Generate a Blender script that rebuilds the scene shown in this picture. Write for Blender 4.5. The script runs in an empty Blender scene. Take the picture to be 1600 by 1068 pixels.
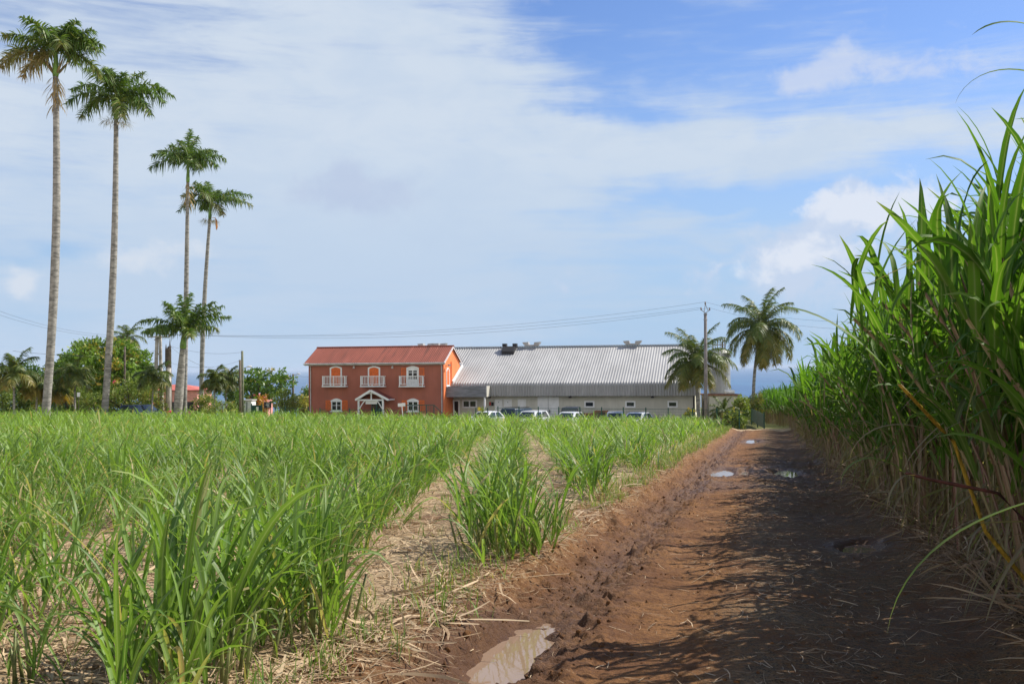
import bpy, math, random
import numpy as np
from mathutils import Matrix, Vector, Euler
R = math.radians
rng = np.random.default_rng(7)
random.seed(7)
scn = bpy.context.scene
col = scn.collection

# ------------------------------------------------------------------ camera
PITCH, ROLL, EYE, FPX = R(1.51), R(0.45), 1.7, 1555.0
cam = bpy.data.cameras.new('camera')
cam.sensor_width = 36.0
cam.lens = 36.0 * FPX / 1600.0
cam.clip_start = 0.05
cam.clip_end = 60000
camo = bpy.data.objects.new('camera', cam)
CM = Matrix.Translation((0, 0, EYE)) @ Euler((R(90) + PITCH, 0, 0)).to_matrix().to_4x4() @ Matrix.Rotation(-ROLL, 4, 'Z')
camo.matrix_world = CM
col.objects.link(camo)
scn.camera = camo

# ------------------------------------------------------------------ light
SUN_EL, SUN_AZ = R(46), R(64)          # azimuth clockwise from +Y
SUN_DIR = Vector((math.cos(SUN_EL) * math.sin(SUN_AZ), math.cos(SUN_EL) * math.cos(SUN_AZ), math.sin(SUN_EL)))
sun = bpy.data.lights.new('sun', 'SUN')
sun.energy = 5.0
sun.angle = R(0.4)
sun.color = (1.0, 0.94, 0.84)
suno = bpy.data.objects.new('sun', sun)
suno.rotation_euler = SUN_DIR.to_track_quat('Z', 'Y').to_euler()
suno.location = (30, 20, 60)
col.objects.link(suno)

world = bpy.data.worlds.new('World')
scn.world = world
world.use_nodes = True
world.cycles.sampling_method = 'MANUAL'
world.cycles.sample_map_resolution = 1024
scn.view_settings.view_transform = 'Standard'
scn.view_settings.look = 'None'
scn.view_settings.exposure = 0.32
scn.view_settings.gamma = 1.0
scn.cycles.max_bounces = 7
scn.cycles.diffuse_bounces = 2
scn.cycles.glossy_bounces = 3
scn.cycles.transmission_bounces = 4
scn.cycles.transparent_max_bounces = 8
scn.cycles.volume_bounces = 0
scn.cycles.sample_clamp_indirect = 1.5
scn.cycles.use_denoising = True
scn.cycles.use_adaptive_sampling = False


class NT:
    """small helper for node trees"""
    def __init__(s, nt):
        s.nt = nt
        nt.nodes.clear()
    def n(s, t, **kw):
        nd = s.nt.nodes.new(t)
        for k, v in kw.items():
            setattr(nd, k, v)
        return nd
    def link(s, a, b):
        s.nt.links.new(a, b)
    def put(s, sock, v):
        if isinstance(v, bpy.types.NodeSocket):
            s.nt.links.new(v, sock)
        elif v is not None:
            if sock.type == 'RGBA' and len(v) == 3:
                v = (*v, 1)
            sock.default_value = v
    def m(s, op, a, b=None, c=None, clamp=False):
        nd = s.n('ShaderNodeMath', operation=op)
        nd.use_clamp = clamp
        s.put(nd.inputs[0], a)
        if b is not None: s.put(nd.inputs[1], b)
        if c is not None: s.put(nd.inputs[2], c)
        return nd.outputs[0]
    def mix(s, f, a, b, blend='MIX'):
        nd = s.n('ShaderNodeMix', data_type='RGBA', blend_type=blend)
        nd.clamp_factor = True
        s.put(nd.inputs[0], f); s.put(nd.inputs[6], a); s.put(nd.inputs[7], b)
        return nd.outputs[2]
    def ramp(s, v, lo, hi, a=0.0, b=1.0):
        nd = s.n('ShaderNodeMapRange', interpolation_type='SMOOTHSTEP')
        s.put(nd.inputs[0], v)
        for i, x in enumerate((lo, hi, a, b)): s.put(nd.inputs[i + 1], x)
        return nd.outputs[0]
    def noise(s, vec, scale, detail=4, rough=.55, dist=0.0):
        nd = s.n('ShaderNodeTexNoise')
        if vec is not None: s.link(vec, nd.inputs['Vector'])
        nd.inputs['Scale'].default_value = scale
        nd.inputs['Detail'].default_value = detail
        nd.inputs['Roughness'].default_value = rough
        nd.inputs['Distortion'].default_value = dist
        return nd.outputs[0]
    def xyz(s, x, y, z):
        nd = s.n('ShaderNodeCombineXYZ')
        for i, q in enumerate((x, y, z)): s.put(nd.inputs[i], q)
        return nd.outputs[0]
    def vmul(s, v, xyz):
        nd = s.n('ShaderNodeVectorMath', operation='MULTIPLY')
        s.link(v, nd.inputs[0]); nd.inputs[1].default_value = xyz
        return nd.outputs[0]
    def vadd(s, v, xyz):
        nd = s.n('ShaderNodeVectorMath', operation='ADD')
        s.link(v, nd.inputs[0]); s.put(nd.inputs[1], xyz)
        return nd.outputs[0]


def build_sky():
    T = NT(world.node_tree)
    out = T.n('ShaderNodeOutputWorld'); bg = T.n('ShaderNodeBackground')
    T.link(bg.outputs[0], out.inputs[0])
    sky = T.n('ShaderNodeTexSky', sky_type='NISHITA')
    sky.sun_disc = False
    sky.sun_elevation = SUN_EL
    sky.sun_rotation = SUN_AZ
    sky.altitude = 60
    sky.air_density = 1.0; sky.dust_density = 0.6; sky.ozone_density = 2.5
    tc = T.n('ShaderNodeTexCoord')
    d = tc.outputs['Generated']
    sp = T.n('ShaderNodeSeparateXYZ'); T.link(d, sp.inputs[0])
    x, y, z = sp.outputs
    yy = T.m('MAXIMUM', y, 0.08)
    u = T.m('DIVIDE', x, yy); v = T.m('DIVIDE', z, yy)
    def warp(sc, amp, off):
        nz = T.n('ShaderNodeTexNoise'); T.link(T.vadd(d, off), nz.inputs['Vector'])
        nz.inputs['Scale'].default_value = sc; nz.inputs['Detail'].default_value = 4
        return T.m('MULTIPLY', T.m('SUBTRACT', nz.outputs[0], .5), amp)
    wu = T.m('ADD', u, warp(14, .10, (3, 1, 7))); wv = T.m('ADD', v, warp(14, .06, (9, 4, 2)))
    def blob(px, py, sx, sy, tilt=0.0, uu=None, vv=None):
        du = T.m('SUBTRACT', uu or wu, (px - 800) / FPX)
        dv = T.m('SUBTRACT', vv or wv, (575 - py) / FPX)
        if tilt: dv = T.m('SUBTRACT', dv, T.m('MULTIPLY', du, tilt))
        a = T.m('POWER', T.m('MULTIPLY', du, FPX / sx), 2.0)
        b = T.m('POWER', T.m('MULTIPLY', dv, FPX / sy), 2.0)
        return T.m('EXPONENT', T.m('MULTIPLY', T.m('ADD', a, b), -1.0))
    def add(*a):
        r = a[0]
        for q in a[1:]: r = T.m('ADD', r, q)
        return r
    def k(q, f): return T.m('MULTIPLY', q, f)
    # --- clear sky and low haze
    c = T.mix(1.0, sky.outputs[0], (0.88, 1.03, 1.34), 'MULTIPLY')
    hz = T.ramp(v, 0.0, 0.36, 0.95, 0.0)
    c = T.mix(hz, c, (3.9, 5.5, 7.6))
    # --- high thin veil, streaked
    streak = T.noise(T.vmul(d, (2.6, 2.0, 17)), 2.0, 7, .6, .55)
    soft = T.noise(T.vmul(d, (2.2, 2.2, 5)), 2.2, 5, .55, .4)
    left = T.ramp(wu, 0.16, -0.16)
    bias = add(k(left, .60), k(blob(980, 240, 640, 66, .06), .60), k(blob(700, 130, 230, 80), .30), k(blob(900, 380, 420, 60), .42),
               k(blob(1330, 222, 330, 34, .07), .3),
               k(blob(900, 172, 130, 14), -.35), k(blob(905, 40, 110, 70), -.3), k(blob(1160, 312, 200, 16, .03), -.4),
               k(blob(690, 268, 150, 12), -.1), k(blob(60, 388, 70, 16), -.35), k(blob(1080, 395, 120, 10), -.2))
    dens = add(bias, k(T.m('SUBTRACT', streak, .5), 1.2), k(T.m('SUBTRACT', soft, .5), .7))
    dens = T.m('SUBTRACT', dens, T.ramp(v, .42, .9, 0, .55))      # clear overhead and behind
    fs = T.noise(T.vmul(d, (5, 4, 40)), 2.6, 6, .6, .8)
    dens = add(dens, k(T.m('SUBTRACT', fs, .5), .42))
    veil = T.ramp(dens, -.05, .72, 0, .95)
    lowgrey = T.ramp(v, .26, .08)
    vc = T.mix(lowgrey, (6.0, 6.8, 7.8), (4.9, 6.05, 7.6))
    tex = T.noise(T.vmul(d, (4, 4, 9)), 3.2, 7, .6, .3)
    vc = T.mix(T.ramp(tex, .35, .7, 0, .5), vc, (4.85, 5.95, 7.5))
    c = T.mix(veil, c, vc)
    # --- darker grey cloud in the middle, brighter bank low on the left
    puff = T.noise(T.vmul(d, (5, 5, 7)), 5.0, 8, .62, .25)
    pz = T.m('SUBTRACT', puff, .5)
    grey = T.ramp(add(blob(560, 300, 120, 45), k(blob(540, 250, 40, 30), .6), k(pz, 1.6)), .2, 1.1, 0, .5)
    c = T.mix(grey, c, (4.25, 5.0, 6.9))
    bank = T.ramp(add(k(blob(220, 392, 120, 34), 1.0), k(blob(10, 425, 34, 30), 1.1), k(pz, 1.5)), .3, 1.0, 0, .75)
    c = T.mix(bank, c, (6.6, 7.1, 7.9))
    # --- the small cloud in the blue and the cumulus heads above the cane
    sm = T.ramp(add(k(blob(1265, 118, 105, 28), .9), k(blob(1430, 100, 150, 22, .02), .85), k(blob(1300, 78, 40, 14), .3), k(pz, 2.0)), .22, 1.05, 0, .66)
    c = T.mix(sm, c, (6.3, 6.8, 7.9))
    cb = add(k(blob(1240, 395, 110, 52), .9), k(blob(1385, 325, 70, 52), .95), k(blob(1310, 330, 60, 28), .6), k(blob(1300, 480, 240, 80), .55),
             k(blob(1095, 430, 24, 36), .5), k(blob(870, 450, 30, 22), .35))
    body = T.ramp(add(cb, k(pz, 1.3)), .32, .85, 0, .8)
    c = T.mix(body, c, (5.5, 6.3, 7.8))
    heads = add(k(blob(1235, 388, 84, 34), .95), k(blob(1385, 318, 62, 50), 1.0), k(blob(1450, 350, 60, 50), .7), k(blob(1310, 318, 66, 22), .95), k(blob(1095, 420, 16, 18), .5), k(blob(1180, 425, 60, 24), .6), k(blob(1300, 400, 60, 26), .6))
    fine = T.noise(T.vmul(d, (6, 6, 7)), 5.5, 8, .58, .2)
    hd = T.ramp(add(heads, T.m('MULTIPLY', T.m('SUBTRACT', fine, .5), T.m('MINIMUM', k(heads, 7.0), 3.2))),   .35, 1.15, 0, .74)
    c = T.mix(hd, c, (7.4, 7.8, 8.6))
    # --- unseen bright cloud added behind the camera to lift the shaded walls
    backn = T.noise(T.vmul(d, (2, 2, 3)), 1.8, 6, .6, .3)
    back = T.m('MULTIPLY', T.ramp(y, .12, -.3), T.ramp(z, .85, .35))
    bc = T.mix(T.ramp(backn, .35, .65), (7.5, 7.9, 8.6), (14.5, 14.2, 13.8))
    c = T.mix(T.m('MULTIPLY', back, T.ramp(backn, .25, .5, .35, .97)), c, bc)
    T.link(c, bg.inputs[0])
    bg.inputs[1].default_value = 0.087
build_sky()

# ------------------------------------------------------------------ pixels to points (modelling aid)
def ray(px, py):
    return (CM.to_3x3() @ Vector(((px - 800) / FPX, -(py - 534) / FPX, -1.0)))
def P(px, py, Y):
    r = ray(px, py)
    k = Y / r.y
    return Vector((r.x * k, Y, EYE + r.z * k))

# ------------------------------------------------------------------ scene-graph helpers
def tag(o, label=None, cat=None, group=None, kind=None):
    if label: o['label'] = label
    if cat: o['category'] = cat
    if group: o['group'] = group
    if kind: o['kind'] = kind
    return o
def thing(name, label, cat, loc=(0, 0, 0), rz=0.0, group=None):
    o = bpy.data.objects.new(name, None)
    o.empty_display_size = .3
    o.location = loc; o.rotation_euler = (0, 0, rz)
    col.objects.link(o)
    return tag(o, label, cat, group)
def link_mesh(name, me, mat, parent=None, smooth=False):
    o = bpy.data.objects.new(name, me)
    if mat: me.materials.append(mat)
    if smooth:
        me.polygons.foreach_set('use_smooth', np.ones(len(me.polygons), dtype=bool))
    col.objects.link(o)
    if parent: o.parent = parent
    return o
def copy_thing(root, loc, rz, label):
    r = root.copy(); col.objects.link(r); r.location = loc; r.rotation_euler = (0, 0, rz)
    r['label'] = label
    for ch in list(root.children):
        c = ch.copy(); col.objects.link(c); c.parent = r
        for g in list(ch.children):
            q = g.copy(); col.objects.link(q); q.parent = c
    return r
def np_mesh(name, V, F, mat, parent=None, tint=None, smooth=True):
    V = np.ascontiguousarray(V, dtype=np.float32); F = np.ascontiguousarray(F, dtype=np.int32)
    me = bpy.data.meshes.new(name)
    n = F.shape[1]
    me.vertices.add(len(V)); me.vertices.foreach_set('co', V.ravel())
    me.loops.add(F.size); me.loops.foreach_set('vertex_index', F.ravel())
    me.polygons.add(len(F)); me.polygons.foreach_set('loop_start', np.arange(0, F.size, n, dtype=np.int32))
    me.update(calc_edges=True)
    if tint is not None:
        a = me.attributes.new('tint', 'FLOAT_COLOR', 'POINT')
        t = np.ones((len(V), 4), dtype=np.float32); t[:, :3] = tint
        a.data.foreach_set('color', t.ravel())
    return link_mesh(name, me, mat, parent, smooth)


class MB:
    """collects shapes, links them as one mesh"""
    def __init__(s): s.v = []; s.f = []
    def add(s, vs, fs):
        b = len(s.v); s.v += [tuple(q) for q in vs]; s.f += [tuple(b + i for i in f) for f in fs]
        return s
    def box(s, x0, x1, y0, y1, z0, z1, M=None):
        vs = [(x, y, z) for x in (x0, x1) for y in (y0, y1) for z in (z0, z1)]
        if M is not None: vs = [M @ Vector(q) for q in vs]
        return s.add(vs, [(0, 1, 3, 2), (4, 6, 7, 5), (0, 4, 5, 1), (2, 3, 7, 6), (0, 2, 6, 4), (1, 5, 7, 3)])
    def bar(s, a, b, w, h=None):
        a, b = Vector(a), Vector(b); h = h or w
        d = (b - a); L = d.length
        M = Matrix.Translation(a) @ d.to_track_quat('X', 'Z').to_matrix().to_4x4()
        return s.box(0, L, -w / 2, w / 2, -h / 2, h / 2, M)
    def tube(s, pts, rad, n=10, cap=True):
        pts = [Vector(p) for p in pts]
        if not hasattr(rad, '__len__'): rad = [rad] * len(pts)
        vs = []; fs = []
        for i, p in enumerate(pts):
            d = (pts[min(i + 1, len(pts) - 1)] - pts[max(i - 1, 0)]).normalized()
            a = d.orthogonal() if abs(d.z) < .9 else Vector((1, 0, 0)) - d * d.x
            a.normalize(); b = d.cross(a)
            for k in range(n):
                q = 2 * math.pi * k / n
                vs.append(p + (a * math.cos(q) + b * math.sin(q)) * rad[i])
        for i in range(len(pts) - 1):
            for k in range(n):
                fs.append((i * n + k, i * n + (k + 1) % n, (i + 1) * n + (k + 1) % n, (i + 1) * n + k))
        if cap:
            fs.append(tuple(range(n))[::-1]); fs.append(tuple((len(pts) - 1) * n + k for k in range(n)))
        return s.add(vs, fs)
    def cyl(s, c, r, h, n=16, r2=None):
        return s.tube([c, (c[0], c[1], c[2] + h)], [r, r if r2 is None else r2], n)
    def prism(s, poly, y0, y1, axis='y'):
        """poly of (x,z) extruded along y (axis='y') or poly of (y,z) along x (axis='x')"""
        n = len(poly)
        if axis == 'y': vs = [(a, y0, b) for a, b in poly] + [(a, y1, b) for a, b in poly]
        else: vs = [(y0, a, b) for a, b in poly] + [(y1, a, b) for a, b in poly]
        fs = [(i, (i + 1) % n, n + (i + 1) % n, n + i) for i in range(n)]
        fs += [tuple(range(n))[::-1], tuple(range(n, 2 * n))]
        return s.add(vs, fs)
    def ring(s, outer, inner, y0, y1):
        n = len(outer)
        vs = [(a, y, b) for y in (y0, y1) for a, b in outer] + [(a, y, b) for y in (y0, y1) for a, b in inner]
        O0, O1, I0, I1 = 0, n, 2 * n, 3 * n; fs = []
        for i in range(n):
            j = (i + 1) % n
            fs += [(O0 + i, O0 + j, I0 + j, I0 + i), (O1 + i, I1 + i, I1 + j, O1 + j), (O0 + i, O1 + i, O1 + j, O0 + j), (I0 + i, I0 + j, I1 + j, I1 + i)]
        return s.add(vs, fs)
    def build(s, name, mat, parent=None, smooth=False, bevel=0.0, M=None):
        me = bpy.data.meshes.new(name)
        vs = s.v if M is None else [tuple(M @ Vector(q)) for q in s.v]
        me.from_pydata(vs, [], s.f)
        import bmesh
        bm = bmesh.new(); bm.from_mesh(me); bmesh.ops.recalc_face_normals(bm, faces=bm.faces); bm.to_mesh(me); bm.free()
        o = link_mesh(name, me, mat, parent, smooth)
        if bevel:
            md = o.modifiers.new('bevel', 'BEVEL'); md.width = bevel; md.segments = 2; md.limit_method = 'ANGLE'
        return o

# ------------------------------------------------------------------ materials
def principled(name):
    m = bpy.data.materials.new(name); m.use_nodes = True
    T = NT(m.node_tree)
    o = T.n('ShaderNodeOutputMaterial'); b = T.n('ShaderNodeBsdfPrincipled')
    T.link(b.outputs[0], o.inputs[0])
    return m, T, b, o
def mat(name, c, rough=.6, metal=0.0, var=.15, scale=3.0, spec=.4, bump=0.0, bscale=20, stretch=(1, 1, 1), c2=None, coat=0.0):
    m, T, b, o = principled(name)
    tc = T.n('ShaderNodeTexCoord'); vec = T.vmul(tc.outputs['Object'], stretch)
    n1 = T.noise(vec, scale, 6, .6)
    dark = c2 or tuple(q * (1 - var * 1.6) for q in c); lite = tuple(min(1, q * (1 + var)) for q in c)
    T.link(T.mix(T.ramp(n1, .3, .7), dark, lite), b.inputs['Base Color'])
    b.inputs['Roughness'].default_value = rough; b.inputs['Metallic'].default_value = metal
    b.inputs['Specular IOR Level'].default_value = spec
    b.inputs['Coat Weight'].default_value = coat
    if bump:
        bp = T.n('ShaderNodeBump'); bp.inputs['Strength'].default_value = bump; bp.inputs['Distance'].default_value = .02
        T.link(T.noise(vec, bscale, 5, .6), bp.inputs['Height']); T.link(bp.outputs[0], b.inputs['Normal'])
    return m
def leafmat(name, dark, light, dry, trans=.35, rough=.42, rib=None, spec=.35, tcol=(1.25, 1.35, .55)):
    """tint.r picks between dark and light green, tint.g mixes in the dry colour, tint.b is the midrib"""
    m, T, b, o = principled(name)
    at = T.n('ShaderNodeAttribute', attribute_name='tint')
    sp = T.n('ShaderNodeSeparateColor'); T.link(at.outputs['Color'], sp.inputs[0])
    c = T.mix(sp.outputs[0], dark, light)
    c = T.mix(sp.outputs[1], c, dry)
    if rib: c = T.mix(T.m('MULTIPLY', T.m('POWER', sp.outputs[2], 7.0), .75), c, rib)
    T.link(c, b.inputs['Base Color'])
    b.inputs['Roughness'].default_value = rough; b.inputs['Specular IOR Level'].default_value = spec
    tr = T.n('ShaderNodeBsdfTranslucent'); T.link(T.mix(1.0, c, tcol, 'MULTIPLY'), tr.inputs[0])
    mx = T.n('ShaderNodeMixShader'); mx.inputs[0].default_value = trans
    T.link(b.outputs[0], mx.inputs[1]); T.link(tr.outputs[0], mx.inputs[2]); T.link(mx.outputs[0], o.inputs[0])
    return m

M = {}
M['young_leaf'] = leafmat('young_cane_leaf', (.062, .15, .022), (.22, .37, .055), (.52, .40, .20), .40, .48, rib=(.36, .44, .2))
M['tall_leaf'] = leafmat('tall_cane_leaf', (.042, .115, .011), (.14, .27, .026), (.29, .22, .14), .45, .58, rib=(.30, .36, .14), spec=.25)
M['straw'] = leafmat('straw', (.40, .27, .15), (.66, .50, .31), (.18, .105, .055), .12, .7, tcol=(1, 1, 1))
M['grass'] = leafmat('verge_grass', (.09, .19, .03), (.21, .33, .06), (.5, .38, .18), .35, .55)
M['royal_leaf'] = leafmat('royal_palm_leaf', (.045, .10, .016), (.16, .26, .042), (.40, .27, .13), .25, .45)
M['coco_leaf'] = leafmat('coconut_leaf', (.045, .095, .018), (.13, .18, .034), (.44, .29, .06), .28, .45)
M['tree_leaf'] = leafmat('tree_leaf', (.045, .125, .018), (.20, .32, .05), (.50, .33, .06), .33, .45)
M['hedge_leaf'] = leafmat('hedge_leaf', (.08, .15, .025), (.28, .34, .07), (.50, .38, .12), .34, .55)
M['croton'] = leafmat('croton_leaf', (.5, .30, .02), (.6, .42, .03), (.5, .05, .02), .25, .45, tcol=(1, 1, .6))
M['pink'] = mat('hibiscus_petal', (.62, .03, .10), .6)
M['yellow'] = mat('yellow_petal', (.75, .55, .02), .6)
M['culm'] = leafmat('cane_culm', (.26, .25, .09), (.30, .11, .11), (.40, .31, .19), .0, .4)
M['stem'] = mat('cane_stem', (.20, .22, .07), .5, var=.35, scale=12)
M['bark'] = mat('palm_bark', (.30, .285, .25), .9, var=.32, scale=3.0, bump=.4, bscale=9, stretch=(.8, .8, 2.2))
M['bark_dark'] = mat('dark_bark', (.12, .095, .07), .9, var=.3, scale=6, bump=.5)
M['shaft'] = mat('crownshaft', (.15, .27, .045), .45, var=.3, scale=2)
M['sheath'] = mat('dry_sheath', (.30, .17, .10), .8, var=.3)
M['spathe'] = mat('spathe', (.20, .15, .06), .6, var=.3)
M['orange_spathe'] = mat('orange_spathe', (.62, .28, .10), .6)
M['wood_pole'] = mat('wood_pole', (.20, .165, .12), .9, var=.3, scale=5, stretch=(4, 4, .6))
M['green_pole'] = mat('treated_pole', (.18, .19, .12), .9, var=.25, scale=5, stretch=(4, 4, .6))
M['concrete'] = mat('concrete', (.44, .41, .36), .9, var=.25, scale=2.5, bump=.2)
M['conc_grey'] = mat('grey_concrete', (.23, .21, .20), .9, var=.2, scale=2.5)
M['steel'] = mat('galvanised_steel', (.32, .33, .34), .5, .6, var=.15)
M['insul'] = mat('insulator', (.25, .2, .17), .25)
M['wire'] = mat('wire', (.06, .06, .07), .5)
def stained(name, c, streakc, amt=.6):
    m, T, b, o = principled(name)
    tc = T.n('ShaderNodeTexCoord')
    g = T.noise(T.vmul(tc.outputs['Object'], (.7, .7, .45)), 1.0, 5, .6)
    s = T.noise(T.vmul(tc.outputs['Object'], (5, 5, .22)), 1.0, 5, .65)
    base = T.mix(T.ramp(g, .38, .66), c, tuple(q * 1.16 for q in c))
    T.link(T.mix(T.ramp(s, .46, .78, 0, amt), base, streakc), b.inputs['Base Color'])
    b.inputs['Roughness'].default_value = .88; b.inputs['Specular IOR Level'].default_value = .2
    return m
M['house_wall'] = stained('terracotta_render', (.36, .125, .085), (.29, .12, .085), .7)
M['gable'] = stained('orange_render', (.80, .225, .085), (.66, .18, .07), .4)
M['red_roof'] = None
M["white"] = mat("white_paint", (.82, .82, .81), .6, var=.06, scale=4)
M['shutter'] = mat('orange_shutter', (.80, .17, .035), .6, var=.12, scale=6)
M['glass'] = mat('window_glass', (.02, .025, .03), .06, var=.1, spec=.6)
M['ware_wall'] = stained('beige_wall', (.52, .50, .425), (.43, .41, .345), .4)
M['ware_door'] = mat('pale_door', (.72, .72, .70), .6, var=.06, scale=1.5)
M['cream'] = stained('cream_wall', (.72, .68, .50), (.5, .46, .34), .3)
M['canopy'] = mat('canopy_grey', (.22, .225, .24), .75, var=.2, scale=2, stretch=(.6, 1, 5))
M['dark'] = mat('dark_gap', (.03, .03, .032), .8)
M['gutter'] = mat('grey_gutter', (.5, .47, .44), .6)
M['green_metal'] = mat('green_fence_paint', (.012, .075, .055), .5)
M['teal'] = mat('teal_door_paint', (.03, .14, .13), .5)
M['sign_white'] = mat('white_board', (.8, .8, .78), .6, var=.04)
M['tyre'] = mat('tyre_rubber', (.02, .02, .02), .8)
M['rim'] = mat('wheel_rim', (.45, .45, .46), .35, .7)
M['car_white'] = mat('white_car_paint', (.70, .71, .72), .25, var=.03, coat=.6)
M['car_silver'] = mat('silver_car_paint', (.50, .53, .60), .3, .35, var=.04, coat=.6)
M['car_dark'] = mat('dark_grey_car_paint', (.045, .055, .065), .3, .2, var=.05, coat=.6)
M['car_black'] = mat('dark_green_car_paint', (.022, .027, .028), .35, var=.05, coat=.5)
M['car_blue'] = mat('blue_black_car_paint', (.02, .035, .07), .25, var=.05, coat=.6)
M['car_glass'] = mat('car_glass', (.03, .04, .045), .05, var=.05, spec=.7)
M['red_lamp'] = mat('red_lamp_lens', (.55, .02, .02), .2)
M['clear_lamp'] = mat('clear_lamp_lens', (.7, .7, .7), .15)
M['crate'] = mat('brown_crate_wood', (.26, .12, .06), .85, var=.3, scale=5)
M['pinkwall'] = mat('pink_wall', (.68, .31, .26), .85, var=.1)
M['pinkroof'] = mat('red_sheet_roof', (.58, .15, .11), .6, var=.15)
M['silo'] = mat('silo_steel', (.50, .50, .51), .5, .35, var=.14, scale=1.2, stretch=(2, 2, .4))
M['rust'] = mat('rusty_rail', (.33, .27, .22), .8, var=.3)

def roofmat(name, c, dirt, period, rough=.55, metal=0.0, amt=.7, lite=None):
    m, T, b, o = principled(name)
    tc = T.n('ShaderNodeTexCoord')
    big = T.noise(T.vmul(tc.outputs['Object'], (.5, .25, .25)), 1.0, 5, .6)
    st = T.noise(T.vmul(tc.outputs['Object'], (3.5, .18, .18)), 1.0, 5, .7)
    sp = T.noise(tc.outputs['Object'], 7, 6, .7)
    base = T.mix(T.ramp(big, .35, .65), c, tuple(q * .82 for q in c))
    base = T.mix(T.ramp(st, .48, .72, 0, amt), base, dirt)
    base = T.mix(T.ramp(sp, .52, .75, 0, amt * .7), base, dirt)
    if lite:
        l2 = T.noise(T.vmul(tc.outputs['Object'], (6.0, .12, .12)), 1.0, 3, .5)
        base = T.mix(T.ramp(l2, .60, .70, 0, .75), base, lite)
    T.link(base, b.inputs['Base Color'])
    b.inputs['Roughness'].default_value = rough; b.inputs['Metallic'].default_value = metal
    b.inputs['Specular IOR Level'].default_value = .3
    return m
M['red_roof'] = roofmat('rusty_red_roof', (.28, .084, .056), (.12, .045, .033), 1, .85, 0.0, .85, (.40, .14, .10))
M['grey_roof'] = roofmat('weathered_sheet_roof', (.43, .425, .41), (.32, .315, .305), 1, .6, .1, .6)
M['grey_fascia'] = roofmat('grey_sheet_fascia', (.42, .41, .395), (.26, .255, .25), 1, .6, .1, .5)

# ------------------------------------------------------------------ ground shape
_lat = {}
def vnoise(x, y, scale, seed=0, oct=4, gain=.5):
    """value noise in -1..1"""
    x = np.asarray(x, dtype=np.float64) / scale; y = np.asarray(y, dtype=np.float64) / scale
    r = np.zeros(np.broadcast(x, y).shape); a = 1.0; tot = 0
    for k in range(oct):
        key = (seed, k)
        if key not in _lat: _lat[key] = np.random.default_rng(seed * 31 + k).random((256, 256)) * 2 - 1
        L = _lat[key]
        xi = np.floor(x).astype(int); yi = np.floor(y).astype(int); fx = x - xi; fy = y - yi
        fx = fx * fx * (3 - 2 * fx); fy = fy * fy * (3 - 2 * fy)
        g = lambda i, j: L[(xi + i) % 256, (yi + j) % 256]
        r += a * ((g(0, 0) * (1 - fx) + g(1, 0) * fx) * (1 - fy) + (g(0, 1) * (1 - fx) + g(1, 1) * fx) * fy)
        tot += a; a *= gain; x = x * 2.03 + 7.1; y = y * 2.03 + 3.7
    return r / tot
def sstep(a, b, x):
    t = np.clip((x - a) / (b - a), 0, 1); return t * t * (3 - 2 * t)
KR = 0.254                                   # the track runs along (KR, 1)
def H0(x, y):
    x = np.asarray(x, float); y = np.asarray(y, float)
    z = -.036 * np.minimum(y, 115) - .015 * np.clip(x, -60, 20)
    z = z - .33 * sstep(78.9, 80, y) * sstep(95, 92, y) * sstep(-10, -8.2, x) * sstep(20.5, 18.8, x)      # the yard lies a little lower
    z = z - .09 * np.maximum(y - 115, 0)
    z = z + 17 * np.exp(-((x - 125) / 55) ** 2 - ((y - 430) / 70) ** 2)
    return np.maximum(z, -75)
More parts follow.
